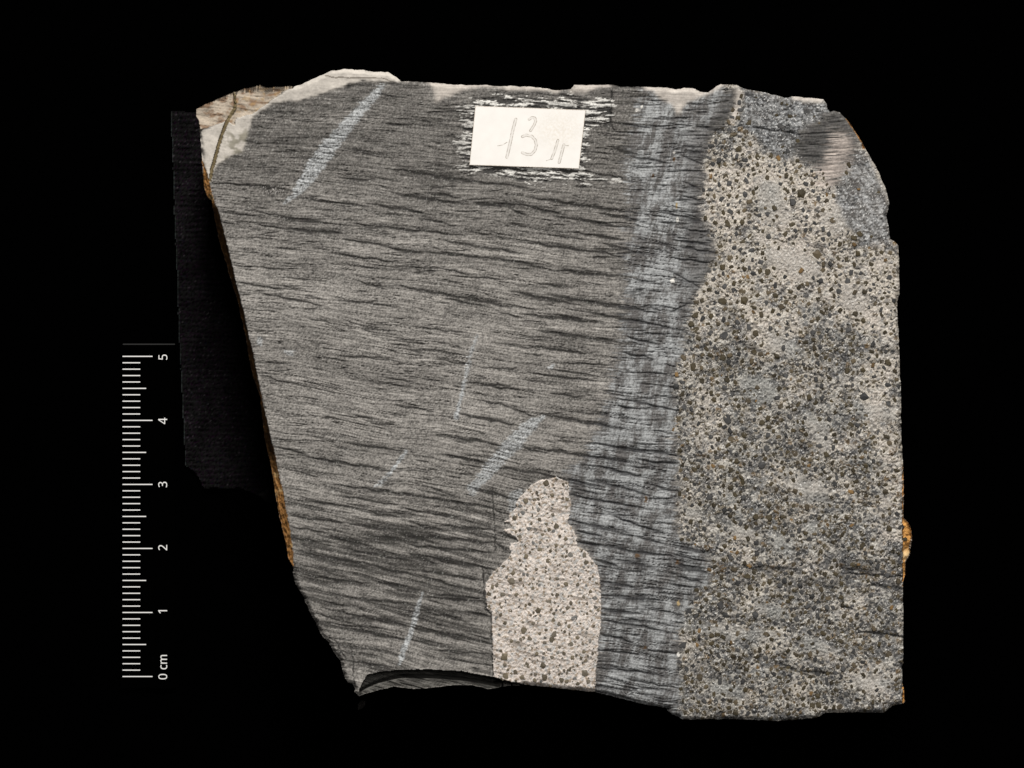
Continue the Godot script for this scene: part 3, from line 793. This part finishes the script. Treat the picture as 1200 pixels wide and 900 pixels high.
				var wy := y + 3.0 * n_speck.get_noise_2d(x * 0.8, y * 0.8 + 300.0)
				var blot := n_speck.get_noise_2d(wx * 0.62 + 600.0, wy * 0.70)
				var mat := Color(0.222, 0.222, 0.215).lerp(Color(0.46, 0.418, 0.375), warm)
				mat *= 1.0 + 0.30 * sp + 0.48 * fine + 0.44 * grit
				var cloud := n_mid.get_noise_2d(x * 0.42 + 50.0, y * 0.75)
				var murk := smoothstep(0.06, 0.34, cloud * 1.05 + 0.50 * blot + 0.16 + 0.10 * smoothstep(600.0, 680.0, y) + 0.66 * exp(-pow((y - 672.0 - 0.03 * (x - 850.0)) / 15.0, 2.0)) * smoothstep(835.0, 900.0, x) - 0.50 * warm)
				mat = mat.lerp(mat * 0.42, smoothstep(0.12, 0.30, blot) * (0.75 - 0.5 * warm))
				mat = mat.lerp(Color(0.070, 0.070, 0.073) * (1.0 + 0.9 * fine + 0.7 * grit), murk * 0.82)
				# interlocking crystals: dark ones, brown ones and clear ones, with pale walls between
				var body := smoothstep(-0.93, -0.66, wall) * (1.0 - 0.9 * m_clear[k] / 255.0) * (1.0 - 0.75 * m_blue[k] / 255.0)
				var pick := fposmod(cv * 7.31, 1.0)
				var share := 0.30 + 0.36 * (1.0 - warm) + 0.25 * n_mid.get_noise_2d(x * 0.5 + 5.0, y * 0.5)
				if pick < share:
					var kind := fposmod(cv * 23.7, 1.0)
					var cc3 := Color(0.060, 0.046, 0.024)
					if kind < 0.38:
						cc3 = Color(0.058, 0.058, 0.060)
					elif kind > 0.86:
						cc3 = Color(0.125, 0.085, 0.042)
					cc3 *= 0.50 + 0.8 * fposmod(cv * 51.3, 1.0) + 0.7 * fine + 0.4 * grit
					mat = mat.lerp(cc3, body * 0.90)
				elif pick < share + 0.22:
					mat = mat.lerp(Color(0.145, 0.146, 0.146) * (1.0 + 0.6 * fine + 0.5 * grit), body * 0.75)
				elif pick > 0.90:
					mat = mat.lerp(Color(0.50, 0.48, 0.44) * (1.0 + 0.3 * fine), body * 0.7)
				mat = mat.lerp(Color(0.43, 0.395, 0.345) * (1.0 + 0.4 * fine + 0.3 * grit), (1.0 - smoothstep(-0.95, -0.80, wall)) * smoothstep(-0.2, 0.2, sp + 0.15) * 0.55 * (1.0 - 0.6 * murk))
				mat = mat.lerp(Color(0.47, 0.43, 0.37) * (1.0 + 0.45 * fine + 0.2 * grit), rim[k] * smoothstep(-0.2, 0.3, fine + 0.3 * warm + 0.2 * grit) * (0.52 + 0.25 * warm) * (1.0 - 0.3 * murk))
				var cl := m_clear[k] / 255.0
				var cc := 0.36 * (1.0 + 0.40 * f + 0.2 * b + 0.15 * grit)
				mat = mat.lerp(Color(cc * 1.06, cc, cc * 0.92).lerp(Color(cc * 0.86, cc * 0.86, cc * 0.82), 1.0 - warm), cl * 0.78 * smoothstep(-0.45, 0.1, sp + 0.3 * fine + 0.15))
				var ub := m_blue[k] / 255.0
				var uu := 0.205 * (1.0 + 1.3 * n_patch.get_noise_2d(x * 0.10 - y * 0.05, y * 0.045) + 0.6 * fine + 0.5 * grit + 0.6 * f)
				uu = maxf(uu, 0.03)
				mat = mat.lerp(Color(uu * 0.97, uu, uu * 1.03).lerp(Color(0.04, 0.04, 0.043), smoothstep(0.05, 0.42, sp * 0.8 + 0.4 * b + 0.5 * n_mid.get_noise_2d(x * 0.7, y * 0.7))), ub * 0.85)
				if fine > 0.26 and grit > 0.42:
					mat = mat.lerp(Color(0.80, 0.79, 0.77), 0.75)
				mat = mat.lerp(Color(0.025, 0.025, 0.026), seam * 0.85)
				col = col.lerp(mat, mc)
				h = lerpf(h, 0.35 * low + 0.13 * sp + 0.10 * cv * body + 0.05 * body + 0.06 * fine + 0.03 * grit - 0.22 * seam - 0.10 * murk - 0.1 * (1.0 - cl), mc)
			var ms := s_stripe[j * W + clampi(i + int(16.0 * f + 10.0 * mid), 0, W - 1)] / 255.0
			if ms > 0.02:
				var sg := 0.082 * (1.0 + 1.0 * f + 0.4 * b + 0.25 * grit)
				col = col.lerp(Color(sg * 1.03, sg, sg * 0.98).lerp(Color(0.02, 0.02, 0.02), smoothstep(0.10, 0.5, b + 0.7 * f)), ms * 0.9)
				h = lerpf(h, 0.35 * low + 0.07 * f - 0.12 * smoothstep(0.10, 0.5, b + 0.7 * f), ms)
			var pk := m_pink[j * W + clampi(i + int(22.0 * f), 0, W - 1)] / 255.0
			if pk > 0.02:
				var pg := 0.37 * (1.0 + 0.5 * f + 0.25 * b + 0.25 * grit)
				col = col.lerp(Color(pg * 1.10, pg * 0.96, pg * 0.87), pk * 0.85 * (1.0 - 0.7 * hair))
			var mt := m_tan[k] / 255.0
			if mt > 0.02:
				var tg := 0.47 * (1.0 + 0.22 * mid + 0.2 * f + 0.12 * grit)
				col = col.lerp(Color(tg * 1.05, tg * 0.96, tg * 0.87), mt * 0.88)
				h = lerpf(h, 0.35 * low + 0.06 * mid + 0.02 * f, mt * 0.85)
			var mr := m_rind[k] / 255.0
			if mr > 0.02 and z != CORNER:
				var rg := 0.48 * (1.0 + 0.16 * mid + 0.10 * f + 0.10 * grit + 0.14 * low)
				var rc := Color(rg * 1.03, rg * 0.96, rg * 0.87)
				if x < 300.0:
					var dirty := smoothstep(0.0, 0.5, n_mid.get_noise_2d(x * 1.3 + 20.0, y * 1.3) + 0.2) * smoothstep(250.0, 275.0, x) * smoothstep(140.0, 160.0, y)
					rc = rc.lerp(Color(0.20, 0.185, 0.14), dirty * 0.8)
				# a hairline through the pale crust at the very top
				var hy := 88.5 + 2.5 * smoothstep(380.0, 395.0, x) + 1.2 * mid + 5.0 * smoothstep(445.0, 462.0, x)
				if x > 380.0 and x < 464.0 and absf(y - hy) < 0.7:
					rc = rc.lerp(Color(0.09, 0.07, 0.05), 0.75)
				col = col.lerp(rc, mr)
				h = lerpf(h, 0.35 * low + 0.12 * mid + 0.012 * f + 0.1, mr * 0.92)
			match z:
				CORNER:
					var bn := n_mid.get_noise_2d(x * 1.2, y * 1.7)
					var cg := 0.315 * (1.0 + 0.40 * n_mid.get_noise_2d(x * 0.6, y * 0.9) + 0.12 * n_speck.get_noise_2d(x, y) + 0.14 * grit)
					var cc2 := Color(cg * 1.08, cg * 0.92, cg * 0.74)
					cc2 = cc2.lerp(Color(0.17, 0.095, 0.05), smoothstep(-0.05, 0.40, n_speck.get_noise_2d(x * 0.22 + 11.0, y * 0.34) + 0.5 * bn) * 0.75)
					cc2 = cc2.lerp(Color(0.36, 0.22, 0.07), smoothstep(0.1, 0.5, n_speck.get_noise_2d(x * 0.4 + 50.0, y * 0.5)) * smoothstep(262.0, 280.0, x) * 0.35)
					col = cc2
					h += -0.025 * maxf(0.0, 150.0 - y) + 0.30 * n_mid.get_noise_2d(x * 0.5, y * 0.7) + 0.02 * n_speck.get_noise_2d(x, y)
				CRACK:
					col = Color(0.135, 0.105, 0.055) * (1.0 + 0.4 * mid + 0.3 * grit)
					h -= 0.35
				INCLUSION:
					var s2 := n_speck.get_noise_2d(x, y)
					var f2 := n_speck.get_noise_2d(x * 2.4 + 30.0, y * 2.4)
					var ig := 0.61 * (1.0 + 0.14 * mid + 0.22 * s2 + 0.30 * f2 + 0.16 * grit + 0.16 * f)
					col = Color(ig * 1.055, ig * 0.955, ig * 0.88)
					col = col.lerp(Color(0.40, 0.41, 0.41), smoothstep(0.08, 0.4, n_speck.get_noise_2d(x * 0.6 + 200.0, y * 0.6)) * 0.75)
					col = col.lerp(Color(0.27, 0.20, 0.13), smoothstep(0.14, 0.44, n_speck.get_noise_2d(x * 0.7 + 400.0, y * 0.9)) * 0.8)
					col = col.lerp(Color(0.17, 0.14, 0.115), smoothstep(0.22, 0.60, n_b.get_noise_2d(x * 0.02, v * 0.16 + 40.0) + 0.3 * f) * 0.7)
					h = 0.35 * low + 0.10 + 0.10 * s2 + 0.08 * f2
				LEDGE:
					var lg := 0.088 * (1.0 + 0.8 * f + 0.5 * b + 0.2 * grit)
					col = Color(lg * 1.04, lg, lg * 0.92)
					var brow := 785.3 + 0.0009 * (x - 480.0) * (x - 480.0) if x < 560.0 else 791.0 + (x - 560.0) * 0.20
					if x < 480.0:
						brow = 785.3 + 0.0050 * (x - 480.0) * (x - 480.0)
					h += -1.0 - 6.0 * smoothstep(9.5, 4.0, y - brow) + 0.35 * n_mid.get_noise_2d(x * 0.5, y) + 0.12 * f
				FLANK:
					var en := n_speck.get_noise_2d(x * 0.5, y * 0.22)
					var warm2 := smoothstep(520.0, 575.0, y) + smoothstep(250.0, 215.0, y)
					var k2 := lerpf(0.5, 1.25, clampf(warm2, 0.0, 1.0)) * (1.0 + 0.6 * en + 0.3 * grit)
					col = Color(0.175, 0.085, 0.026) * k2
					col = col.lerp(Color(0.36, 0.25, 0.12), smoothstep(0.15, 0.5, n_mid.get_noise_2d(x, y * 0.8)) * clampf(warm2, 0.0, 1.0))
				NODULE:
					var on2 := n_speck.get_noise_2d(x * 0.25, y * 0.25)
					col = Color(0.50, 0.255, 0.075) * (1.0 + 0.5 * on2 + 0.2 * grit)
					col = col.lerp(Color(0.62, 0.47, 0.26), smoothstep(640.0, 650.0, y) * smoothstep(660.0, 652.0, y) * 0.8)
					h += -1.0 + 0.7 * on2 - 0.10 * maxf(0.0, x - 1058.0)
			if z != LEDGE and z != NODULE and z != FLANK and z != CORNER and z != CRACK:
				var e := near_d[k]
				if e < 5.0:
					h -= 0.035 * (5.0 - e) * (5.0 - e) * (0.6 + 0.8 * absf(mid))
			# level bed under the paper label
			var under := smoothstep(552.0, 560.0, x) * smoothstep(690.0, 680.0, x) * smoothstep(120.0, 128.0, y) * smoothstep(202.0, 194.0, y)
			h = lerpf(h, minf(h, 0.05), under)
			col.r = clampf(col.r, 0.004, 0.9)
			col.g = clampf(col.g, 0.004, 0.9)
			col.b = clampf(col.b, 0.004, 0.9)
			col.a = 1.0
			tint[k] = col
			height[k] = TOP + h * MM
	# the rusty left side falls away from the face: how far below depends on how far out a spot lies
	var lip := poly([236.5, 184, 241, 198, 245.5, 212, 248.5, 226, 252, 238, 256.5, 249, 263, 276, 267.5, 293, 271.7, 311, 275, 326, 281, 348, 285, 365, 290, 388, 296.7, 415, 302.5, 443, 309, 478, 312.5, 490, 316, 508, 321.7, 531, 327.5, 560, 332, 577, 335.5, 598, 340, 622, 343, 642, 344, 664, 344, 680])
	var at_lip := 0
	for j in H:
		var y := Y0 + j * STEP
		while at_lip < lip.size() - 2 and lip[at_lip + 1].y < y:
			at_lip += 1
		var inner := lerpf(lip[at_lip].x, lip[at_lip + 1].x, clampf((y - lip[at_lip].y) / (lip[at_lip + 1].y - lip[at_lip].y), 0.0, 1.0)) + 1.0
		var steep := lerpf(0.34, 0.09, clampf(smoothstep(525.0, 575.0, y) + smoothstep(260.0, 225.0, y), 0.0, 1.0))
		for i in int(140.0 / STEP):
			var k := j * W + i
			if y > 183.0 and y < 668.0 and (zone[k] == FLANK or (zone[k] == NONE and near_d[k] < 1.5)):
				var far_out := maxf(0.0, inner - X0 - i * STEP)
				height[k] = TOP + 0.1 * MM - (steep * far_out + 0.22 * n_speck.get_noise_2d(i * STEP * 1.4, j * STEP * 0.5) * minf(far_out, 4.0) * 0.4) * MM
	print("relief ", Time.get_ticks_msec() - t0)
	build_faces(t0)


func build_faces(t0: int) -> void:
	var base := Vector3.ZERO
	var slab := thing("rock_specimen", "flat slab of dark streaked slate meeting pale speckled rock, paper label near its top", "rock", base)
	# points of the face: those within reach of the outline sit on it
	var pos := PackedVector3Array()
	pos.resize(W * H)
	var ok := blank()
	for j in H:
		for i in W:
			var k := j * W + i
			if near_d[k] < 0.75 * STEP:
				if height[k] == 0.0:
					continue
				ok[k] = 1
				pos[k] = at(near_x[k], near_y[k], height[k])
			elif zone[k] != NONE:
				ok[k] = 1
				pos[k] = at(X0 + i * STEP, Y0 + j * STEP, height[k])
	var nrm := PackedVector3Array()
	nrm.resize(W * H)
	for j in H:
		for i in W:
			var k := j * W + i
			if not ok[k]:
				continue
			var l := k - 1 if i > 0 and ok[k - 1] else k
			var r := k + 1 if i < W - 1 and ok[k + 1] else k
			var u := k - W if j > 0 and ok[k - W] else k
			var d := k + W if j < H - 1 and ok[k + W] else k
			var ex := pos[r] - pos[l]
			var ez := pos[d] - pos[u]
			var n := ez.cross(ex)
			nrm[k] = n.normalized() if n.length_squared() > 1e-18 else Vector3.UP
	# sort the squares by part
	var lists := {}
	var used := blank()
	for j in H - 1:
		for i in W - 1:
			var k := j * W + i
			if ok[k] + ok[k + 1] + ok[k + W] + ok[k + W + 1] == 4:
				var z := zone[k]
				if z == NONE:
					z = maxi(maxi(zone[k + 1], zone[k + W]), zone[k + W + 1])
				if z == NONE:
					continue
				used[k] = 1
				if not lists.has(z):
					lists[z] = PackedInt32Array()
				lists[z].append(k)
	var rocky := tinted(0.82, 0.35)
	var chalky := tinted(0.95, 0.2)
	var called := {SLATE: "slate_face", RIND: "pale_crust", CORNER: "weathered_corner", FLANK: "rusty_side", BAND: "grey_band", COARSE: "speckled_rock", INCLUSION: "pale_inclusion", VEIN: "vein", VEIN2: "vein", VEIN3: "vein", VEIN4: "vein", VEIN5: "vein", VEIN6: "vein", PAINT: "white_paint", LEDGE: "lower_ledge", NODULE: "rusty_crust", NODULE2: "rusty_crust", NODULE3: "rusty_crust", CRACK: "rusty_crack"}
	var told := {VEIN: "broad pale vein slanting down from the top edge", VEIN2: "hair-thin pale vein in the middle of the slate", VEIN3: "short broad pale vein left of the speckled inclusion's tip", VEIN4: "narrow pale vein near the bottom edge", VEIN5: "faint broken pale vein", VEIN6: "tiny pale fleck", PAINT: "flaking white paint round the paper label", INCLUSION: "bottle-shaped cream inclusion full of dark grains", NODULE: "orange rusty crust and knob on the right edge", NODULE2: "orange rusty sliver at the lower right corner", NODULE3: "orange rusty sliver at the upper right corner"}
	var remap := PackedInt32Array()
	remap.resize(W * H)
	var parts := {}
	for z in [SLATE, BAND, COARSE, INCLUSION, RIND, CORNER, CRACK, FLANK, LEDGE, NODULE, NODULE2, NODULE3, VEIN, VEIN2, VEIN3, VEIN4, VEIN5, VEIN6, PAINT]:
		if not lists.has(z):
			continue
		remap.fill(-1)
		var v := PackedVector3Array()
		var n := PackedVector3Array()
		var c := PackedColorArray()
		var idx := PackedInt32Array()
		for k in lists[z]:
			for q in [k, k + 1, k + W, k + W + 1]:
				if remap[q] < 0:
					remap[q] = v.size()
					v.append(pos[q] - base)
					n.append(nrm[q])
					c.append(tint[q])
			idx.append(remap[k])
			idx.append(remap[k + 1])
			idx.append(remap[k + W])
			idx.append(remap[k + 1])
			idx.append(remap[k + W + 1])
			idx.append(remap[k + W])
		var parent: Node = slab
		if z == CRACK:
			parent = parts[CORNER]
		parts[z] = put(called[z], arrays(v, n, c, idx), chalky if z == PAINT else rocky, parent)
		if told.has(z):
			parts[z].set_meta("label", told[z])
	print("faces ", Time.get_ticks_msec() - t0)
	# the broken sides below the face, down to the table
	var sv := PackedVector3Array()
	var sc := PackedColorArray()
	var centre := Vector3(0.006, 0, 0.002)
	var n_side := noise(15, 0.05, 4)
	for j in range(0, H - 1):
		for i in range(0, W - 1):
			var k := j * W + i
			if not used[k]:
				continue
			var edges := []
			if j == 0 or not used[k - W]:
				edges.append([k, k + 1])
			if j == H - 2 or not used[k + W]:
				edges.append([k + W + 1, k + W])
			if i == 0 or not used[k - 1]:
				edges.append([k + W, k])
			if i == W - 2 or not used[k + 1]:
				edges.append([k + 1, k + W + 1])
			for e in edges:
				var cols := [[], []]
				var tones := [[], []]
				for w in 2:
					var p: Vector3 = pos[e[w]] - base
					var low := p
					for s in 4:
						var t := s / 3.0
						var q := p.lerp(Vector3(p.x, 0.0003, p.z), t)
						var inward := (centre - Vector3(p.x, 0, p.z)).normalized()
						q += inward * (0.0012 * t + 0.0012 * t * (1.0 + n_side.get_noise_3d(q.x * 9000.0, q.y * 9000.0, q.z * 9000.0)))
						cols[w].append(q)
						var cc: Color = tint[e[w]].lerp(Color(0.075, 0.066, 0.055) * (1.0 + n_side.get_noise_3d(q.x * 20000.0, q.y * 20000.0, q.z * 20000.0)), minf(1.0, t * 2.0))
						cc.a = 1.0
						tones[w].append(cc)
				for s in 3:
					for w in [[0, s], [0, s + 1], [1, s], [1, s], [0, s + 1], [1, s + 1]]:
						sv.append(cols[w[0]][w[1]])
						sc.append(tones[w[0]][w[1]])
	var st := SurfaceTool.new()
	st.begin(Mesh.PRIMITIVE_TRIANGLES)
	st.set_smooth_group(-1)
	for k in sv.size():
		st.set_color(sc[k])
		st.add_vertex(sv[k])
	st.generate_normals()
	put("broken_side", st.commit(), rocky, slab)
	build_grains(parts)
	build_label(slab)
	print("done ", Time.get_ticks_msec() - t0)


func grain_mesh(seed_: int) -> ArrayMesh:
	# an angular mineral grain: a seven-sided lump with a broken flat top, one unit in radius
	var r := RandomNumberGenerator.new()
	r.seed = seed_
	var sides := 6 + seed_ % 4
	var low := []
	var high := []
	for k in sides:
		var a := TAU * (k + 0.45 * r.randf()) / sides
		var rad := r.randf_range(0.66, 1.26)
		low.append(Vector3(cos(a) * rad, -0.5, sin(a) * rad))
		high.append(Vector3(cos(a) * rad * 0.74, r.randf_range(0.10, 0.22), sin(a) * rad * 0.74))
	var top := Vector3(r.randf_range(-0.2, 0.2), r.randf_range(0.14, 0.30), r.randf_range(-0.2, 0.2))
	var st := SurfaceTool.new()
	st.begin(Mesh.PRIMITIVE_TRIANGLES)
	st.set_smooth_group(-1)
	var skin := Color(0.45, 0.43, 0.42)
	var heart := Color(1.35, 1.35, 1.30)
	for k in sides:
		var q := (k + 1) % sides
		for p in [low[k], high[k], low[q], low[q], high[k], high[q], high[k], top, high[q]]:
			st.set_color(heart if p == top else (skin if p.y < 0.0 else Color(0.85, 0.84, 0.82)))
			st.add_vertex(p)
	st.generate_normals()
	return st.commit()


func grain_color(tone: float, where: int, pick: float) -> Color:
	var c: Color
	if pick < 0.46:
		c = Color(0.055, 0.043, 0.022)
	elif pick < 0.84:
		c = Color(0.055, 0.055, 0.056)
	elif pick < 0.965:
		c = Color(0.105, 0.082, 0.050)
	else:
		c = Color(0.19, 0.115, 0.045)
	if where == 1:
		c = c.lerp(Color(0.19, 0.16, 0.115) if pick < 0.7 else Color(0.22, 0.22, 0.215), 0.62)
	c *= 0.55 + 0.75 * tone
	c.a = 1.0
	return c


func grainy(c: Color) -> StandardMaterial3D:
	var m := paint(c, 0.5, 0.35)
	m.vertex_color_use_as_albedo = true
	return m


func surface(x: float, y: float) -> float:
	var i := clampi(int(round((x - X0) / STEP)), 0, W - 1)
	var j := clampi(int(round((y - Y0) / STEP)), 0, H - 1)
	return height[j * W + i]


func build_grains(parts: Dictionary) -> void:
	var kinds: Array[ArrayMesh] = []
	for k in 8:
		kinds.append(grain_mesh(300 + k))
	var shades: Array[StandardMaterial3D] = []
	var r := RandomNumberGenerator.new()
	r.seed = 5
	for k in 14:
		shades.append(grainy(grain_color(r.randf(), 0, (k + 0.5) / 14.0)))
	for k in 8:
		shades.append(grainy(grain_color(r.randf(), 1, (k + 0.5) / 8.0)))
	var kept: Array = []
	for g in grains:
		var i := clampi(int(round((g[0] - X0) / STEP)), 0, W - 1)
		var j := clampi(int(round((g[1] - Y0) / STEP)), 0, H - 1)
		var z := zone[j * W + i]
		var limit: float = g[2] + 0.5
		if z != NONE and near_d[j * W + i] > limit and z != FLANK and z != LEDGE and height[j * W + i] > 0.0:
			kept.append(g)
	kept.sort_custom(func(a, b): return a[2] > b[2])
	var single := {0: 0, 1: 0}
	var rest := {0: [], 1: []}
	for g in kept:
		var where: int = g[6]
		if single[where] < (140 if where == 1 else 290) and g[2] > 1.7:
			single[where] += 1
			var o := put("grain", kinds[r.randi() % 8], shades[(14 + r.randi() % 8) if where == 1 else r.randi() % 14], parts[INCLUSION if where == 1 else COARSE])
			o.transform = grain_place(g)
		else:
			rest[where].append(g)
	for where in 2:
		var mm := MultiMesh.new()
		mm.transform_format = MultiMesh.TRANSFORM_3D
		mm.use_colors = true
		mm.mesh = kinds[where]
		mm.instance_count = rest[where].size()
		for k in rest[where].size():
			mm.set_instance_transform(k, grain_place(rest[where][k]))
			mm.set_instance_color(k, grain_color(r.randf(), where, r.randf()))
		var o := MultiMeshInstance3D.new()
		o.name = "small_grains"
		o.multimesh = mm
		o.material_override = tinted(0.5, 0.3)
		o.set_meta("kind", "stuff")
		parts[INCLUSION if where == 1 else COARSE].add_child(o, true)
	print("grains ", kept.size(), " ", single)


func grain_place(g: Array) -> Transform3D:
	var h := surface(g[0], g[1])
	var s: float = g[2] * UNIT
	var b := Basis(Vector3.UP, g[4]).scaled(Vector3.ONE)
	b = b * Basis.from_scale(Vector3(s * sqrt(g[3]), s * 0.85, s / sqrt(g[3])))
	return Transform3D(b, at(g[0], g[1], h))


func build_label(slab: Node3D) -> void:
	var tw := 576
	var th := 312
	var im := Image.create(tw, th, false, Image.FORMAT_RGB8)
	var n1 := noise(201, 0.012, 4)
	var n2 := noise(202, 0.35, 2)
	var n3 := noise(203, 0.06, 3)
	# pencil strokes, traced on an enlarged view of the label and carried over to the paper
	var tl := Vector2(212, 195)
	var tr := Vector2(950, 222)
	var bl := Vector2(172, 590)
	var strokes := [
		poly([482, 284, 462, 360, 446, 440, 424, 538]), poly([362, 462, 395, 456, 424, 438]),
		poly([572, 284, 590, 272, 610, 276, 616, 296, 604, 326, 582, 360]), poly([528, 400, 552, 390, 590, 398, 614, 424, 622, 456, 612, 494, 588, 520, 556, 520, 528, 508]),
		poly([766, 426, 748, 490, 726, 548]), poly([690, 562, 722, 552]), poly([806, 456, 790, 520, 776, 574]), poly([806, 460, 838, 462])]
	var halves := [8.0, 1.5, 7.0, 7.5, 7.0, 1.2, 7.5, 1.2]
	var ux := (tr - tl) / tw
	var uy := (bl - tl) / th
	var marks := PackedFloat32Array()
	marks.resize(tw * th)
	var det := ux.x * uy.y - ux.y * uy.x
	for s in strokes.size():
		for k in strokes[s].size() - 1:
			var a: Vector2 = strokes[s][k] - tl
			var b: Vector2 = strokes[s][k + 1] - tl
			a = Vector2((a.x * uy.y - a.y * uy.x) / det, (ux.x * a.y - ux.y * a.x) / det)
			b = Vector2((b.x * uy.y - b.y * uy.x) / det, (ux.x * b.y - ux.y * b.x) / det)
			strokes[s][k] = a + tl * 0.0
			if k == strokes[s].size() - 2:
				strokes[s][k + 1] = b
	for s in strokes.size():
		var half: float = halves[s] * 0.78
		var lo := Vector2(1e9, 1e9)
		var hi := Vector2(-1e9, -1e9)
		for q in strokes[s]:
			lo = lo.min(q)
			hi = hi.max(q)
		for y in range(maxi(0, int(lo.y - 12)), mini(th, int(hi.y + 12))):
			for x in range(maxi(0, int(lo.x - 12)), mini(tw, int(hi.x + 12))):
				var q := Vector2(x, y)
				var d := 1e9
				for k in strokes[s].size() - 1:
					var a: Vector2 = strokes[s][k]
					var ab: Vector2 = strokes[s][k + 1] - a
					d = minf(d, (a + ab * clampf((q - a).dot(ab) / ab.length_squared(), 0.0, 1.0)).distance_to(q))
				var e := absf(d - half) if half > 2.0 else d
				var v := clampf(1.9 - e * 0.75, 0.0, 1.0) * (0.72 + 0.9 * n3.get_noise_2d(x * 0.7, y * 0.7)) * (0.92 + 0.25 * n2.get_noise_2d(x, y))
				if half > 2.0 and d < half:
					v = maxf(v, 0.16)
				marks[y * tw + x] = maxf(marks[y * tw + x], clampf(v, 0.0, 1.0))
	for y in th:
		for x in tw:
			var u := float(x) / tw
			var w := float(y) / th
			var b := 0.945 + 0.018 * n1.get_noise_2d(x, y) + 0.014 * n2.get_noise_2d(x, y)
			var c := Color(b, b * 0.988, b * 0.972)
			# handling marks: a brownish smudge at upper right, rubbed edges
			var smudge := smoothstep(0.35, 0.0, Vector2(u - 0.78, (w - 0.35) * 0.7).length()) * (0.4 + 0.7 * n3.get_noise_2d(x, y))
			c = c.lerp(Color(0.80, 0.74, 0.66), clampf(smudge, 0.0, 1.0) * 0.35)
			var e := minf(minf(x, tw - 1 - x), minf(y, th - 1 - y)) + 3.0 * n3.get_noise_2d(x * 2.0, y * 2.0)
			c = c.lerp(Color(0.55, 0.46, 0.36), smoothstep(3.0, 0.0, e) * 0.45)
			c = c.lerp(Color(0.46, 0.42, 0.37), marks[y * tw + x] * 0.58)
			im.set_pixel(x, y, c)
	var m := StandardMaterial3D.new()
	m.albedo_texture = ImageTexture.create_from_image(im)
	m.roughness = 0.95
	m.metallic_specular = 0.2
	# the paper: a thin sheet, hardly curled, on its glue
	var corners := [Vector2(557.1, 124.1), Vector2(686.3, 128.9), Vector2(678.4, 197.6), Vector2(550.1, 193.3)]
	var nu := 24
	var nv := 14
	var v := PackedVector3Array()
	var nn := PackedVector3Array()
	var uv := PackedVector2Array()
	var idx := PackedInt32Array()
	var curl := noise(204, 0.02, 2)
	for layer in 2:
		for b in nv + 1:
			for a in nu + 1:
				var u := float(a) / nu
				var w := float(b) / nv
				var p: Vector2 = corners[0].lerp(corners[1], u).lerp(corners[3].lerp(corners[2], u), w)
				var lift := 0.00042 + 0.00007 * curl.get_noise_2d(p.x, p.y) + 0.0001 * pow(absf(u - 0.5) * 2.0, 6.0)
				v.append(at(p.x, p.y, TOP + lift - 0.00022 * layer))
				nn.append(Vector3.UP if layer == 0 else Vector3.DOWN)
				uv.append(Vector2(u, w))
	var count := (nu + 1) * (nv + 1)
	for b in nv:
		for a in nu:
			var k := b * (nu + 1) + a
			idx.append_array(PackedInt32Array([k, k + 1, k + nu + 1, k + 1, k + nu + 2, k + nu + 1]))
			k += count
			idx.append_array(PackedInt32Array([k, k + nu + 1, k + 1, k + 1, k + nu + 1, k + nu + 2]))
	var edge: Array = []
	for a in nu:
		edge.append([a, a + 1])
		edge.append([nv * (nu + 1) + a + 1, nv * (nu + 1) + a])
	for b in nv:
		edge.append([(b + 1) * (nu + 1), b * (nu + 1)])
		edge.append([b * (nu + 1) + nu, (b + 1) * (nu + 1) + nu])
	for e in edge:
		var s := v.size()
		var out := (v[e[1]] - v[e[0]]).cross(Vector3.UP).normalized()
		for q in [e[0], e[1], e[0] + count, e[1] + count]:
			v.append(v[q])
			nn.append(out)
			uv.append(uv[q])
		idx.append_array(PackedInt32Array([s, s + 2, s + 1, s + 1, s + 2, s + 3]))
	var o := put("paper_label", arrays(v, nn, PackedColorArray(), idx, uv), m, slab)
	o.set_meta("label", "cream paper label pencilled 13 and two short strokes")
